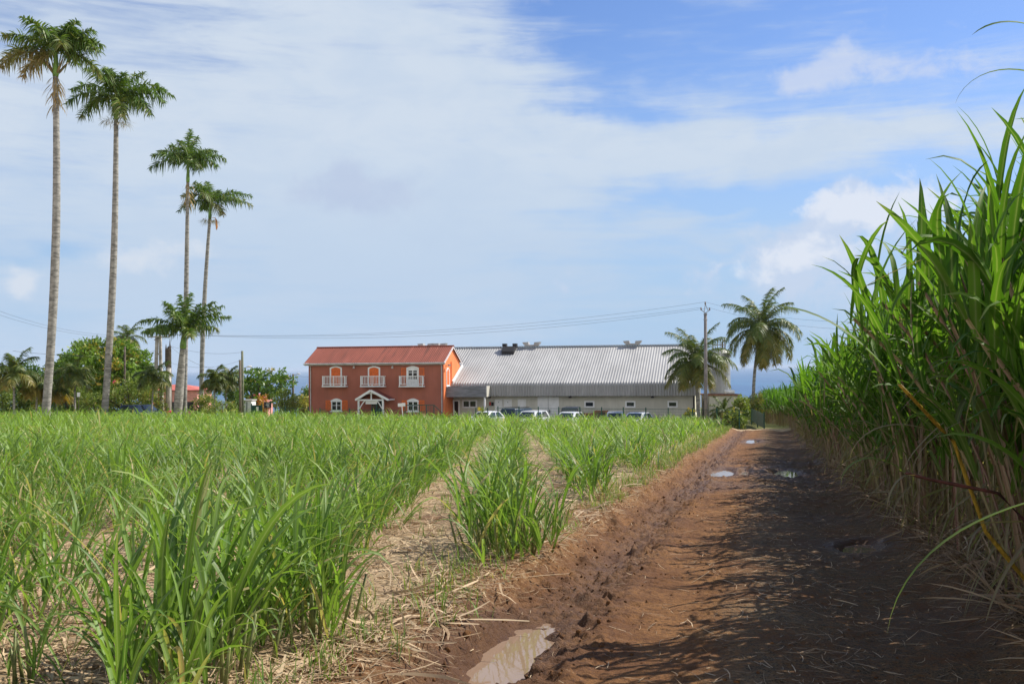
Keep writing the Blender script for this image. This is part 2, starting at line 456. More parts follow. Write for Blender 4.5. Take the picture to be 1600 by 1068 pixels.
# puddles: (u, v, half width, half length, dig)
PUD = [(-2.03, 7.7, .24, .85, .06), (-1.28, 28.0, .32, 1.5, .05), (-.62, 28.3, .15, 1.1, .05), (.50, 28.2, .36, 1.3, .05), (1.25, 13.6, .25, .42, .04), (-.75, 52, .3, 2.0, .04)]
def bank(v): return -2.42 + .13 * vnoise(v, v * 0 + 3, 1.3, 5, 3)
def relief(u, v):
    """track profile on top of H0 (u across, v along)"""
    u = np.asarray(u, float); v = np.asarray(v, float)
    b = bank(v)
    field = sstep(b + .28, b - .12, u)                       # raised field edge
    right = sstep(1.55, 2.1, u)
    h = -.17 * (1 - field) * (1 - right)
    rl = np.exp(-((u + 1.86) / .3) ** 2); rr = np.exp(-((u - 1.0) / .45) ** 2)
    h += -.06 * rl - .045 * rr + .05 * np.exp(-((u + .15) / .5) ** 2)
    h += .045 * np.exp(-((u + 1.36) / .13) ** 2) * (0.6 + .4 * vnoise(u, v, .5, 8))
    road = (1 - field) * (1 - right)
    rough = .25 + 1.0 * 1.25 * np.exp(-((u + 1.7) / .42) ** 2) + .5 * right + 1.1 * np.exp(-((u + 2.35) / .35) ** 2)
    far = sstep(14, 24, v) * sstep(50, 30, v)
    rough = rough + far * .6
    n1 = vnoise(u, v, .22, 11, 4, .6); n2 = vnoise(u * 1.0, v, .07, 12, 3, .6)
    n3 = vnoise(u, v, .13, 13, 3, .65)
    h += rough * (.058 * n1 * np.abs(n1) * 2.2 + .026 * n2 + .06 * np.maximum(n3 - .05, 0))
    # tread lugs pressed into the soft rut
    lug = np.sin((v + np.abs(u + 1.58) * .8) * 2 * math.pi / .15)
    h += .018 * lug * np.exp(-((u + 1.58) / .14) ** 2) * (vnoise(u, v, .9, 4) > -.3)
    lug2 = np.sin((v - np.abs(u + .55) * .7) * 2 * math.pi / .16)
    h += .011 * lug2 * np.exp(-((u + .55) / .16) ** 2)
    h += .03 * vnoise(u, v, 1.4, 17, 2)
    h += (.035 * vnoise(u, v, .35, 21, 4, .6)) * field
    for (pu, pv, ru, rv, dig) in PUD:
        w = .28 * vnoise(u, v, .35, 33, 3)
        r = np.sqrt(((u - pu) / ru) ** 2 + ((v - pv) / rv) ** 2) + w
        m = sstep(1.45, .75, r)
        tgt = -.036 * (pv - v) - .25 - dig + .01 * n2
        h = h * (1 - m) + m * np.minimum(h, tgt)
        rim = np.exp(-((r - 1.6) / .25) ** 2)
        h += .02 * rim * (v > pv)
    return h
def HG(x, y):
    x = np.asarray(x, float); y = np.asarray(y, float)
    u = x - KR * y
    near = sstep(95, 70, y)
    return H0(x, y) + relief(u, y) * near * (u > -6) * (u < 6) + np.where(u <= -6, .035 * vnoise(u, y, .35, 21, 4, .6) * near, 0)
def gz(x, y): return float(HG(np.array([x]), np.array([y]))[0])

def lines(*segs):
    r = []
    for a, b, st in segs: r += list(np.arange(a, b, st))
    return np.array(r)
def grid(us, vs, zoff=0.0, keep=None):
    U, V = np.meshgrid(us, vs, indexing='xy')
    X = U + KR * V
    Z = HG(X, V) + zoff
    n, m = U.shape
    I = np.arange(n * m).reshape(n, m)
    F = np.stack([I[:-1, :-1], I[:-1, 1:], I[1:, 1:], I[1:, :-1]], -1)
    if keep is not None:
        uc = (U[:-1, :-1] + U[:-1, 1:]) / 2; vc = (V[:-1, :-1] + V[1:, :-1]) / 2
        F = F[keep(uc, vc)]
    return np.stack([X, V, Z], -1).reshape(-1, 3), F.reshape(-1, 4), U.ravel(), V.ravel()

def ground_materials():
    m, T, b, o = principled('field_soil')
    tc = T.n('ShaderNodeTexCoord'); g = tc.outputs['Object']
    a = T.noise(g, .9, 5, .6); f = T.noise(g, 16, 6, .7); s = T.noise(T.vmul(g, (9, 30, 10)), 1.5, 4, .6, 1.5)
    soil = T.mix(T.ramp(f, .35, .65), (.10, .048, .026), (.22, .115, .06))
    straw = T.mix(T.ramp(s, .35, .65), (.30, .215, .125), (.55, .42, .26))
    c = T.mix(T.ramp(T.m('ADD', a, T.m('MULTIPLY', f, .5)), .68, 1.0), straw, soil)
    sp = T.n('ShaderNodeSeparateXYZ'); T.link(g, sp.inputs[0])
    gr = T.mix(T.ramp(f, .35, .65), (.07, .10, .025), (.24, .22, .08))      # rough grass past the field
    c = T.mix(T.ramp(T.m('ADD', sp.outputs[1], T.m('MULTIPLY', a, 6.0)), 81, 84), c, gr)
    T.link(c, b.inputs['Base Color']); b.inputs['Roughness'].default_value = .95; b.inputs['Specular IOR Level'].default_value = .15
    bp = T.n('ShaderNodeBump'); bp.inputs['Strength'].default_value = .8; bp.inputs['Distance'].default_value = .03
    T.link(f, bp.inputs['Height']); T.link(bp.outputs[0], b.inputs['Normal'])
    M['soil'] = m
    m, T, b, o = principled('red_mud')
    tc = T.n('ShaderNodeTexCoord'); g = tc.outputs['Object']
    at = T.n('ShaderNodeAttribute', attribute_name='tint'); sp = T.n('ShaderNodeSeparateColor'); T.link(at.outputs['Color'], sp.inputs[0])
    wet, gravel, strawy = sp.outputs
    f = T.noise(g, 22, 6, .7); a = T.noise(g, 1.7, 5, .6); peb = T.noise(g, 75, 4, .65)
    c = T.mix(T.ramp(a, .35, .65), (.165, .072, .026), (.275, .132, .046))
    c = T.mix(T.ramp(f, .42, .68), c, (.11, .048, .020))
    gc = T.mix(T.ramp(peb, .4, .62), (.042, .030, .019), (.20, .135, .07))  # dark gravel on the right half, colour deepened further for the cane's shade
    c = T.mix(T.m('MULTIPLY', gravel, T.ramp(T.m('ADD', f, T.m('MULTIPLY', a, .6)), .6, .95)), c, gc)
    sw = T.noise(T.vmul(g, (10, 34, 10)), 1.3, 4, .6, 1.2)
    c = T.mix(T.m('MULTIPLY', strawy, T.ramp(sw, .5, .62)), c, (.44, .31, .17))
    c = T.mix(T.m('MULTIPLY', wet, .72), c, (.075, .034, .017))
    T.link(c, b.inputs['Base Color'])
    T.link(T.m('SUBTRACT', .92, T.m('MULTIPLY', wet, T.ramp(f, .3, .7, .30, .52))), b.inputs['Roughness'])
    b.inputs['Specular IOR Level'].default_value = .22
    bp = T.n('ShaderNodeBump'); bp.inputs['Strength'].default_value = 1.0; bp.inputs['Distance'].default_value = .03
    T.link(T.m('ADD', f, T.m('MULTIPLY', peb, .45)), bp.inputs['Height']); T.link(bp.outputs[0], b.inputs['Normal'])
    M['mud'] = m
    m, T, b, o = principled('sea_water')
    tc = T.n('ShaderNodeTexCoord'); g = tc.outputs['Object']
    n1 = T.noise(T.vmul(g, (.004, .0012, .004)), 1.0, 5, .6)
    T.link(T.mix(T.ramp(n1, .35, .7), (.018, .085, .20), (.03, .13, .25)), b.inputs['Base Color'])
    b.inputs['Roughness'].default_value = .35; b.inputs['IOR'].default_value = 1.33
    bp = T.n('ShaderNodeBump'); bp.inputs['Strength'].default_value = 1.0; bp.inputs['Distance'].default_value = 3.0
    T.link(T.noise(T.vmul(g, (.03, .03, .03)), 1.0, 6, .65), bp.inputs['Height']); T.link(bp.outputs[0], b.inputs['Normal'])
    M['sea'] = m
    m, T, b, o = principled('puddle_water')
    tc = T.n('ShaderNodeTexCoord')
    b.inputs['Base Color'].default_value = (.27, .18, .12, 1); b.inputs['Roughness'].default_value = .03; b.inputs['IOR'].default_value = 1.33
    b.inputs['Specular IOR Level'].default_value = .75
    bp = T.n('ShaderNodeBump'); bp.inputs['Strength'].default_value = .05; bp.inputs['Distance'].default_value = .01
    T.link(T.noise(tc.outputs['Object'], 9, 3), bp.inputs['Height']); T.link(bp.outputs[0], b.inputs['Normal'])
    M['puddle'] = m
    M['yard'] = mat('yard_asphalt', (.13, .125, .115), .9, var=.2, scale=1, bump=.3)
ground_materials()

def build_ground():
    us = lines((-170, -60, 8), (-60, -14, .9), (-14, -6, .2), (-6, -3.1, .06), (-3.1, 2.6, .45), (2.6, 6.5, .13), (6.5, 40, 1.5), (40, 260, 14))
    vs = lines((-12, 3, .6), (3, 14, .06), (14, 26, .13), (26, 60, .5), (60, 130, 1.5), (130, 900, 20))
    road_hole = lambda u, v: ~((u > -3.08) & (u < 2.55) & (v > 0) & (v < 74))
    V, F, U, W = grid(us, vs, 0, road_hole)
    tag(np_mesh('ground', V, F, M['soil']), kind='structure')
    us = lines((-3.2, -.9, .027), (-.9, 1.4, .045), (1.4, 2.72, .06))
    vs = lines((-.3, 4, .25), (4, 12, .026), (12, 20, .05), (20, 34, .11), (34, 75.2, .35))
    V, F, U, W = grid(us, vs, .004)
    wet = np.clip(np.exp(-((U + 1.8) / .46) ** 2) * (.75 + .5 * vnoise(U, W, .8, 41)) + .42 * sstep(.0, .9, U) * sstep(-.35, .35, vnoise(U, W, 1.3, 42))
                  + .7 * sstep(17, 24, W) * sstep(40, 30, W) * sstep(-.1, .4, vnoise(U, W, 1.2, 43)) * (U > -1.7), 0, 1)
    for (pu, pv, ru, rv, dig) in PUD:
        wet = np.maximum(wet, 1.5 * np.exp(-(((U - pu) / (ru * 2.3)) ** 2 + ((W - pv) / (rv * 1.8)) ** 2)))
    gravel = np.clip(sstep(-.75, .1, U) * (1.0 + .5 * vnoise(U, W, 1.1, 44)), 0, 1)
    strawy = np.clip(sstep(-2.2, -2.6, U) + .6 * np.exp(-((U - .0) / .5) ** 2) * sstep(0, .5, vnoise(U, W, .9, 45)) + sstep(1.8, 2.3, U), 0, 1)
    wet = np.clip(wet, 0, 1)
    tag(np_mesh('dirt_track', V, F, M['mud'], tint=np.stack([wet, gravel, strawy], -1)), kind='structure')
    # puddles: flat sheets that the dug ground cuts to shape
    labels = ['brown muddy puddle with sky reflection at the bottom edge of the track', 'bright sky reflecting puddle in left wheel rut', 'small bright puddle right beside a larger rut puddle',
              'shallow greenish puddle in right wheel rut', 'dark shaded puddle beside the tall cane', 'distant wet puddle in left wheel rut']
    for (pu, pv, ru, rv, dig), lb in zip(PUD, labels):
        n = 28; z = float(H0(pu + KR * pv, pv)) - .25 - dig + .04
        vs_ = [(pu + KR * pv, pv, z)]
        for k in range(n):
            q = 2 * math.pi * k / n; uu = pu + ru * 1.6 * math.cos(q); vv = pv + rv * 1.5 * math.sin(q)
            vs_.append((uu + KR * vv, vv, z))
        mb = MB(); mb.add(vs_, [(0, k + 1, (k + 1) % n + 1) for k in range(n)])
        tag(mb.build('puddle', M['puddle']), lb, 'puddle', 'puddles on the dirt track', 'structure')
    mb = MB(); S = 45000
    mb.add([(-S, 600, -60), (S, 600, -60), (S, S, -60), (-S, S, -60)], [(0, 1, 2, 3)])
    tag(mb.build('sea', M['sea']), kind='structure')
    # paved yard between the fence and the buildings
    xs = np.linspace(-9, 19, 30); ys = np.linspace(79.5, 93.5, 16)
    X, Y = np.meshgrid(xs, ys); Z = HG(X, Y) + .012
    I = np.arange(X.size).reshape(X.shape)
    F = np.stack([I[:-1, :-1], I[:-1, 1:], I[1:, 1:], I[1:, :-1]], -1).reshape(-1, 4)
    tag(np_mesh('yard_pavement', np.stack([X, Y, Z], -1).reshape(-1, 3), F, M['yard']), kind='structure')
build_ground()

# ------------------------------------------------------------------ blades
def blades(base, az, el, L, W, droop, S, r, g, fold=True, roll=None, wp=None, curl=None, bend=1.7):
    N = len(az); t = np.linspace(0, 1, S + 1)
    tm = (t[1:] + t[:-1]) / 2
    e = lambda tt: el[:, None] - droop[:, None] * tt[None, :] ** bend
    A = lambda tt: az[:, None] + (0 if curl is None else curl[:, None] * tt[None, :])
    em, am = e(tm), A(tm)
    d = np.stack([np.cos(em) * np.cos(am), np.cos(em) * np.sin(am), np.sin(em)], -1) * (L / S)[:, None, None]
    pos = np.concatenate([np.zeros((N, 1, 3)), np.cumsum(d, 1)], 1) + base[:, None, :]
    et, a2 = e(t), A(t)
    dr = np.stack([np.cos(et) * np.cos(a2), np.cos(et) * np.sin(a2), np.sin(et)], -1)
    sd = np.stack([-np.sin(a2), np.cos(a2), 0 * a2], -1)
    nr = np.cross(dr, sd)
    if roll is not None:
        q = roll[:, None, None] * (t[None, :, None] * .8 + .2)
        sd, nr = np.cos(q) * sd + np.sin(q) * nr, np.cos(q) * nr - np.sin(q) * sd
    if wp is None: wp = ([0, .12, .45, .8, 1], [.5, .85, 1, .6, .03])
    w = (W[:, None] * .5 * np.interp(t, *wp)[None, :])[:, :, None]
    if fold:
        K = 3; vv = np.stack([pos - sd * w + nr * w * .35, pos, pos + sd * w + nr * w * .35], 2)
        rb = np.broadcast_to(np.array([0, 1, 0.]), (N, S + 1, 3))
    else:
        K = 2; vv = np.stack([pos - sd * w, pos + sd * w], 2); rb = np.zeros((N, S + 1, 2))
    I = np.arange(N * (S + 1) * K).reshape(N, S + 1, K)
    F = np.stack([I[:, :-1, :-1], I[:, :-1, 1:], I[:, 1:, 1:], I[:, 1:, :-1]], -1).reshape(-1, 4)
    T = np.stack([np.broadcast_to(r[:, None, None], rb.shape), np.broadcast_to(g[:, None, None], rb.shape), rb], -1)
    if not np.isscalar(g) and fold:      # tips of green leaves dry a little
        T = T.copy(); T[..., 1] = np.clip(T[..., 1] + (np.clip(t - .86, 0, 1) * 3.5)[None, :, None] * (r[:, None, None] > .45), 0, 1)
    return vv.reshape(-1, 3), F, T.reshape(-1, 3)
def join(parts):
    V, F, T = [], [], []; o = 0
    for v, f, t in parts:
        V.append(v); F.append(f + o); T.append(t); o += len(v)
    return np.concatenate(V), np.concatenate(F), np.concatenate(T)
U_ = lambda a, b, n: rng.uniform(a, b, n)

# ------------------------------------------------------------------ air
def build_haze():
    mb = MB(); S = 46000; mb.box(-S, S, -200, S, -76, 34)
    m = bpy.data.materials.new('haze_air'); m.use_nodes = True; T = NT(m.node_tree)
    o = T.n('ShaderNodeOutputMaterial'); v = T.n('ShaderNodeVolumePrincipled'); T.link(v.outputs[0], o.inputs['Volume'])
    v.inputs['Color'].default_value = (.72, .84, 1, 1); v.inputs['Density'].default_value = HAZE
    tag(mb.build('haze', m), kind='stuff')
HAZE = .000052
build_haze()

# ------------------------------------------------------------------ young cane
def cane_clump(cx, cy, cz, hs, shoots, leaves, S, fold, sx=.13, sy=.2, wid=.034):
    """leaf arrays for many clumps: cx, cy, cz, hs are arrays (one per clump)"""
    C = len(cx); n = C * shoots
    rx = rng.normal(0, sx, n); ry = rng.normal(0, sy, n)
    h = np.repeat(hs, shoots) * U_(.7, 1.08, n)
    bx = np.repeat(cx, shoots) + rx; by = np.repeat(cy, shoots) + ry; bz = np.repeat(cz, shoots)
    lx = rx * 1.0 + rng.normal(0, .07, n); ly = ry * .8 + rng.normal(0, .07, n)
    paz = U_(0, 2 * math.pi, n)
    N = n * leaves
    rep = lambda q: np.repeat(q, leaves)
    k = np.tile(np.arange(leaves), n)
    f = (k + .5) / leaves * .42 * U_(.7, 1.2, N)                   # height of the leaf base along the shoot
    hh = rep(h)
    base = np.stack([rep(bx) + rep(lx) * f * 1.0, rep(by) + rep(ly) * f * 1.0, rep(bz) + hh * f - .02], -1)
    az = rep(paz) + (k % 2) * math.pi + rng.normal(0, .5, N)
    out = np.arctan2(rep(ly), rep(lx)); az = np.where(rng.random(N) < .35, out + rng.normal(0, .5, N), az)
    el = R(80) - np.abs(rng.normal(0, .17, N)) - (1 - f / .42).clip(0, 1) * .22
    L = hh * U_(.5, .92, N) * (.75 + .35 * np.sin(np.clip(k / leaves, 0, 1) * 3.0))
    droop = U_(.2, 1.3, N) + (rng.random(N) < .42) * U_(.6, 1.7, N)
    far = rep(np.repeat(sstep(14, 30, cy), shoots)); droop = droop * (1 + .3 * far); el = el - far * np.abs(rng.normal(0, .25, N))
    W = wid * U_(.6, 1.15, N) * (hh / 1.1).clip(.7, 1.3)
    r = np.clip(rng.normal(.46, .3, N) + rep(np.repeat(rng.normal(0, .1, C), shoots)) + np.repeat(.3 * sstep(18, 45, cy), shoots * leaves), 0, 1)
    g = np.where(rng.random(N) < np.where(k < 2, .22, .04), U_(.4, 1, N), U_(0, .1, N))
    return blades(base, az, el, L, W, droop, S, r, g.clip(0, 1), fold, roll=rng.normal(0, .6, N), curl=rng.normal(0, .4, N), bend=2.4)

ROW = 1.72
def build_young_cane():
    cl = []
    for k in range(-32, 9):
        X = -1.9 + (k + 1) * ROW if k >= 0 else -1.86 + (k + 1) * ROW
        y = 3.5
        while y < 77.0:
            x = X + rng.normal(0, .07)
            u = x - KR * y
            if u < -3.0 - .4 * rng.random() and abs(x) < .53 * y + 3.5 and x > -48:
                cl.append((x, y, k))
            y += rng.uniform(.34, .58) if y < 30 else rng.uniform(.42, .66)
    A = np.array(cl); x, y, k = A.T
    z = HG(x, y)
    # named clumps standing out in the foreground are built on their own
    own = [(-1.9, 6.15), (-.05, 11.4), (-2.9, 5.9), (-1.55, 7.5)]
    keep = np.ones(len(x), bool)
    for ox, oy in own: keep &= ((x - ox) ** 2 / .45 ** 2 + (y - oy) ** 2 / .55 ** 2) > 1
    keep &= (x + 3.9) ** 2 / .75 ** 2 + (y - 8.9) ** 2 / 1.0 ** 2 > 1                  # bare patch in the left foreground
    keep &= ~((x > -1.7) & (y < 7.4))
    keep &= rng.random(len(x)) > np.where(y < 18, .06, .03)
    x, y, z, k = x[keep], y[keep], z[keep], k[keep]
    hgt = 1.0 + (.26 - .12 * sstep(-14, 2, x)) * sstep(22, 50, y) + .16 * vnoise(x, y, 5, 71, 3) + rng.normal(0, .06, len(x)) + .12 * (y < 10)
    # dry, thinner patches in the middle distance
    parts = []
    for lo, hi, sh, lv, S, fold, wid in ((0, 9.5, 10, 6, 7, True, .036), (9.5, 17, 9, 5, 5, True, .036), (17, 32, 8, 5, 4, False, .036), (32, 54, 6, 4, 3, False, .044), (54, 90, 5, 4, 3, False, .055)):
        s = (y >= lo) & (y < hi)
        parts.append(cane_clump(x[s], y[s], z[s], hgt[s], sh, lv, S, fold, .13 if hi < 18 else .15 if hi < 40 else .26, wid=wid))
    V, F, T = join(parts)
    tag(np_mesh('young_sugarcane', V, F, M['young_leaf'], tint=T), 'knee high field of young green sugarcane in rows up to the buildings', 'sugarcane', kind='stuff')
    labs = ['large arching green cane clump in the left foreground', 'separate dense green cane clump beside the bare straw strip near the mud bank',
            'thin low cane clump in the bottom left corner', 'smaller cane clump right behind the large foreground clump']
    for (ox, oy), lb, hh, sh, lv, sx, sy, wd in zip(own, labs, (1.3, 1.2, .85, 1.25), (26, 34, 8, 24), (6, 6, 5, 6), (.2, .27, .14, .2), (.24, .3, .16, .26), (.038, .034, .03, .034)):
        oz = gz(ox, oy)
        t = thing('sugarcane_clump', lb, 'sugarcane', (ox, oy, oz), group='sugarcane clumps in the foreground')
        V, F, T = cane_clump(np.array([0.]), np.array([0.]), np.array([0.]), np.array([hh]), sh, lv, 9, True, sx, sy, wd)
        np_mesh('leaves', V, F, M['young_leaf'], t, T)
        n = sh; a = U_(0, 6.28, n)
        b = np.stack([rng.normal(0, sx, n), rng.normal(0, sy, n), np.full(n, -.03)], -1)
        for q in b:
            mb = MB(); e = Vector((q[0] * .3 + random.gauss(0, .03), q[1] * .3 + random.gauss(0, .03), random.uniform(.3, .5))); mb.tube([Vector(q), Vector(q) + e * .5, Vector(q) + e], [.014, .012, .008], 6); mb.build('stem', M['stem'], t, True)
build_young_cane()

# ------------------------------------------------------------------ tall cane along the right of the track
def cane_stalks(bx, by, bz, h, lean_az, lean, nl, S, fold, wid, tops=1.0):
    """returns (culm arrays, leaf arrays)"""
    n = len(bx)
    # culm: an arc that starts at lean*.4 and ends at lean
    Sg = 5 if fold else 3
    el0 = math.pi / 2 - lean * .35; dr = lean * .9
    culm = []
    for q in (0, 1):        # two crossed strips read as a round stem
        culm.append(blades(np.stack([bx, by, bz - .05], -1), lean_az, el0, h, np.full(n, .038), dr, Sg, (rng.random(n) * .9), U_(.0, .6, n), fold, roll=np.full(n, q * 1.57), wp=([0, 1], [1, .7])))
    # leaf bases on the culm
    N = n * nl; rep = lambda q: np.repeat(q, nl)
    k = np.tile(np.arange(nl), n); f = ((k + rng.random(N)) / nl) ** .56
    t = np.linspace(0, 1, 12)
    e = el0[:, None] - dr[:, None] * t[None] ** 1.7
    px = np.concatenate([np.zeros((n, 1)), np.cumsum(np.cos(e[:, 1:]) * h[:, None] / 11, 1)], 1); pz = np.concatenate([np.zeros((n, 1)), np.cumsum(np.sin(e[:, 1:]) * h[:, None] / 11, 1)], 1)
    ii = f * 11; i0 = np.clip(ii.astype(int), 0, 10); fr = ii - i0; row = np.repeat(np.arange(n), nl)
    lx = px[row, i0] * (1 - fr) + px[row, i0 + 1] * fr; lz = pz[row, i0] * (1 - fr) + pz[row, i0 + 1] * fr
    base = np.stack([rep(bx) + lx * np.cos(rep(lean_az)), rep(by) + lx * np.sin(rep(lean_az)), rep(bz) + lz], -1)
    dry = np.clip((.52 - f) * 4.0 + rng.normal(0, .35, N), 0, 1); dry = np.where(rng.random(N) < .06, 1, dry)
    green = dry < .5
    az = np.repeat(U_(0, 6.28, n), nl) + (k % 2) * math.pi + rng.normal(0, .55, N)
    el = np.where(green, R(84) - np.abs(rng.normal(0, .15, N)) - (1 - f) * .55, R(-48) + rng.normal(0, .45, N))
    L = np.where(green, U_(.75, 1.2, N), U_(.5, 1.1, N)) * tops
    droop = np.where(green, U_(.15, .95, N) + (rng.random(N) < .35) * U_(.6, 1.9, N) + (1 - f) * .6, U_(.1, .7, N))
    W = wid * np.where(green, U_(.75, 1.2, N), U_(.15, .5, N))
    r = np.clip(rng.normal(.45, .25, N), 0, 1)
    lv = blades(base, az, el, L, W, droop, S, r, dry, fold, roll=rng.normal(0, .6, N), curl=rng.normal(0, .5, N), bend=2.2)
    return culm, lv
def build_tall_cane():
    parts = []; culms = []
    #      v0  v1   u0   u1   density nl S fold wid
    bands = [(2.6, 5.2, 2.9, 5.6, 13, 17, 8, True, .066), (5.2, 13, 2.1, 5.0, 10, 19, 8, True, .068), (4, 20, 5.0, 10, 5, 12, 3, False, .075), (13, 24, 1.95, 5.0, 11, 18, 5, True, .066), (24, 45, 1.85, 4.6, 12, 14, 4, False, .068), (20, 50, 4.6, 8, 3, 10, 3, False, .08), (45, 80, 2.0, 5.5, 8, 11, 3, False, .07), (80, 112, 2.5, 9, 4, 10, 3, False, .09)]
    for v0, v1, u0, u1, den, nl, S, fold, wid in bands:
        n = int((v1 - v0) * (u1 - u0) * den)
        v = U_(v0, v1, n); u = u0 + (u1 - u0) * rng.random(n) ** 1.25 + .2 * vnoise(v, v * 0, 1.6, 91, 2)
        if v0 < 5: u += np.clip(4.2 - v, 0, 3) * .35
        u -= 2.6 * sstep(76, 96, v)
        x = u + KR * v; z = HG(x, v)
        h = (3.1 - .52 * sstep(11, 28, v) - .2 * sstep(40, 60, v)) * (1 + .14 * vnoise(x, v, 2.0, 92, 3) + rng.normal(0, .1, n))
        h *= np.where(v < 6.2, .84, 1)
        edge = np.clip((u0 + 1.0 - u) / 1.0, 0, 1) * (v < 78) * (u0 < 4)
        h *= 1 - .18 * edge
        laz = np.where(rng.random(n) < .35 + .45 * edge, math.pi + rng.normal(0, .7, n), U_(0, 6.28, n))
        lean = np.abs(rng.normal(.12, .16, n)) + edge * np.abs(rng.normal(.1, .22, n))
        c, l = cane_stalks(x, v, z, h, laz, lean, nl, S, fold, wid)
        culms += c; parts.append(l)
    V, F, T = join(parts)
    root = thing('tall_sugarcane', 'dense wall of mature green sugarcane along the right of the track', 'sugarcane', (3, 8, gz(3, 8)))
    root['kind'] = 'stuff'
    off = np.array(root.location)
    o = np_mesh('foliage', V - off, F, M['tall_leaf'], root, T); o['kind'] = 'stuff'
    V, F, T = join(culms)
    o = np_mesh('stalks', V - off, F, M['culm'], root, T); o['kind'] = 'stuff'
    # single stalks that can be told apart
    def stalk(loc, pts, label, mcol, leaves, rad=.016, leafdry=(0, .2), wid=.05):
        t = thing('sugarcane_stalk', label, 'sugarcane', loc, group='single sugarcane stalks by the track')
        mb = MB(); fine = []
        for a, b in zip(pts[:-1], pts[1:]):
            for q in np.linspace(0, 1, 6)[:-1]: fine.append(Vector(a).lerp(Vector(b), q))
        fine.append(Vector(pts[-1]))
        mb.tube(fine, [rad * (1 - .3 * i / len(fine)) * (1.18 if i % 4 == 0 else 1) for i in range(len(fine))], 8); mb.build('stem', mcol, t, True)
        B = np.array([Vector(q[0]) for q in leaves]); g = lambda i: np.array([q[i] for q in leaves], float)
        V, F, T = blades(B, g(1), g(2), g(3), g(4), g(5), 12, U_(.3, .8, len(leaves)), g(6), True, roll=rng.normal(0, .3, len(leaves)))
        np_mesh('leaves', V, F, M['tall_leaf'], t, T)
    M['purple_culm'] = mat('purple_culm', (.20, .085, .10), .45, var=.3, scale=9)
    M['yellow_culm'] = mat('yellow_culm', (.42, .26, .03), .45, var=.3, scale=5, stretch=(8, 8, 1))
    M['red_culm'] = mat('red_culm', (.16, .06, .05), .5, var=.3, scale=9)
    g0 = gz(4.0, 7.6)
    a = P(1490, 690, 7.4); b = P(1405, 600, 7.0)
    stalk((4.2, 7.6, gz(4.2, 7.6)), [(0, 0, 0), tuple(P(1540, 830, 7.5) - Vector((4.2, 7.6, gz(4.2, 7.6)))), tuple(a - Vector((4.2, 7.6, gz(4.2, 7.6)))), tuple(b - Vector((4.2, 7.6, gz(4.2, 7.6))))],
          'yellow and orange striped cane stalk leaning left over the track edge', M['yellow_culm'],
          [(tuple(b - Vector((4.2, 7.6, gz(4.2, 7.6)))), 2.9, .9, 1.1, .05, .9, .1), (tuple(b - Vector((4.2, 7.6, gz(4.2, 7.6)))), 3.6, 1.2, 1.2, .05, 1.1, .0), (tuple(a - Vector((4.2, 7.6, gz(4.2, 7.6)))), 3.0, .5, .9, .03, 1.9, 1.)], .017)
    L0 = Vector((4.3, 6.9, gz(4.3, 6.9)))
    stalk(tuple(L0), [(0, 0, .1), tuple(P(1560, 770, 6.8) - L0), tuple(P(1450, 748, 6.6) - L0), tuple(P(1415, 738, 6.5) - L0)], 'dark red cane stalk fallen nearly level across the cane wall', M['red_culm'],
          [(tuple(P(1415, 738, 6.5) - L0), 3.2, .6, .55, .035, 2.2, .3), (tuple(P(1430, 742, 6.5) - L0), 3.9, .1, .5, .02, 1.5, .95)], .013)
    L0 = Vector((3.0, 4.3, gz(3.0, 4.3)))
    stalk(tuple(L0), [(0, 0, 0), (.05, -.05, .9), (.1, -.1, 1.7)], 'near cane stalk with a pale leaf arching down into the frame at lower right', M['purple_culm'],
          [(tuple(P(1640, 775, 4.2) - L0), 3.1, -.28, .95, .03, 1.15, .25), ((.1, -.1, 1.7), .5, 1.2, 1.2, .05, .8, 0), ((.1, -.1, 1.6), 1.8, 1.1, 1.2, .05, 1.2, 0)])
    L0 = Vector((3.4, 5.2, gz(3.4, 5.2)))
    stalk(tuple(L0), [(0, 0, 0), (.05, 0, 1.2), (.02, 0, 2.3), (-.02, 0, 2.85)], 'tall near cane stalk whose leaf tip droops against the sky at upper right', M['purple_culm'],
          [(tuple(P(1650, 125, 5.2) - L0), 3.15, .35, .62, .02, 1.6, .35), (tuple(P(1660, 60, 5.2) - L0), 3.1, .5, .5, .03, 1.2, .1), ((0, 0, 2.5), 3.4, 1.1, 1.2, .05, 1.3, 0), ((0, 0, 2.2), .2, 1.0, 1.2, .05, 1.2, 0)])
build_tall_cane()

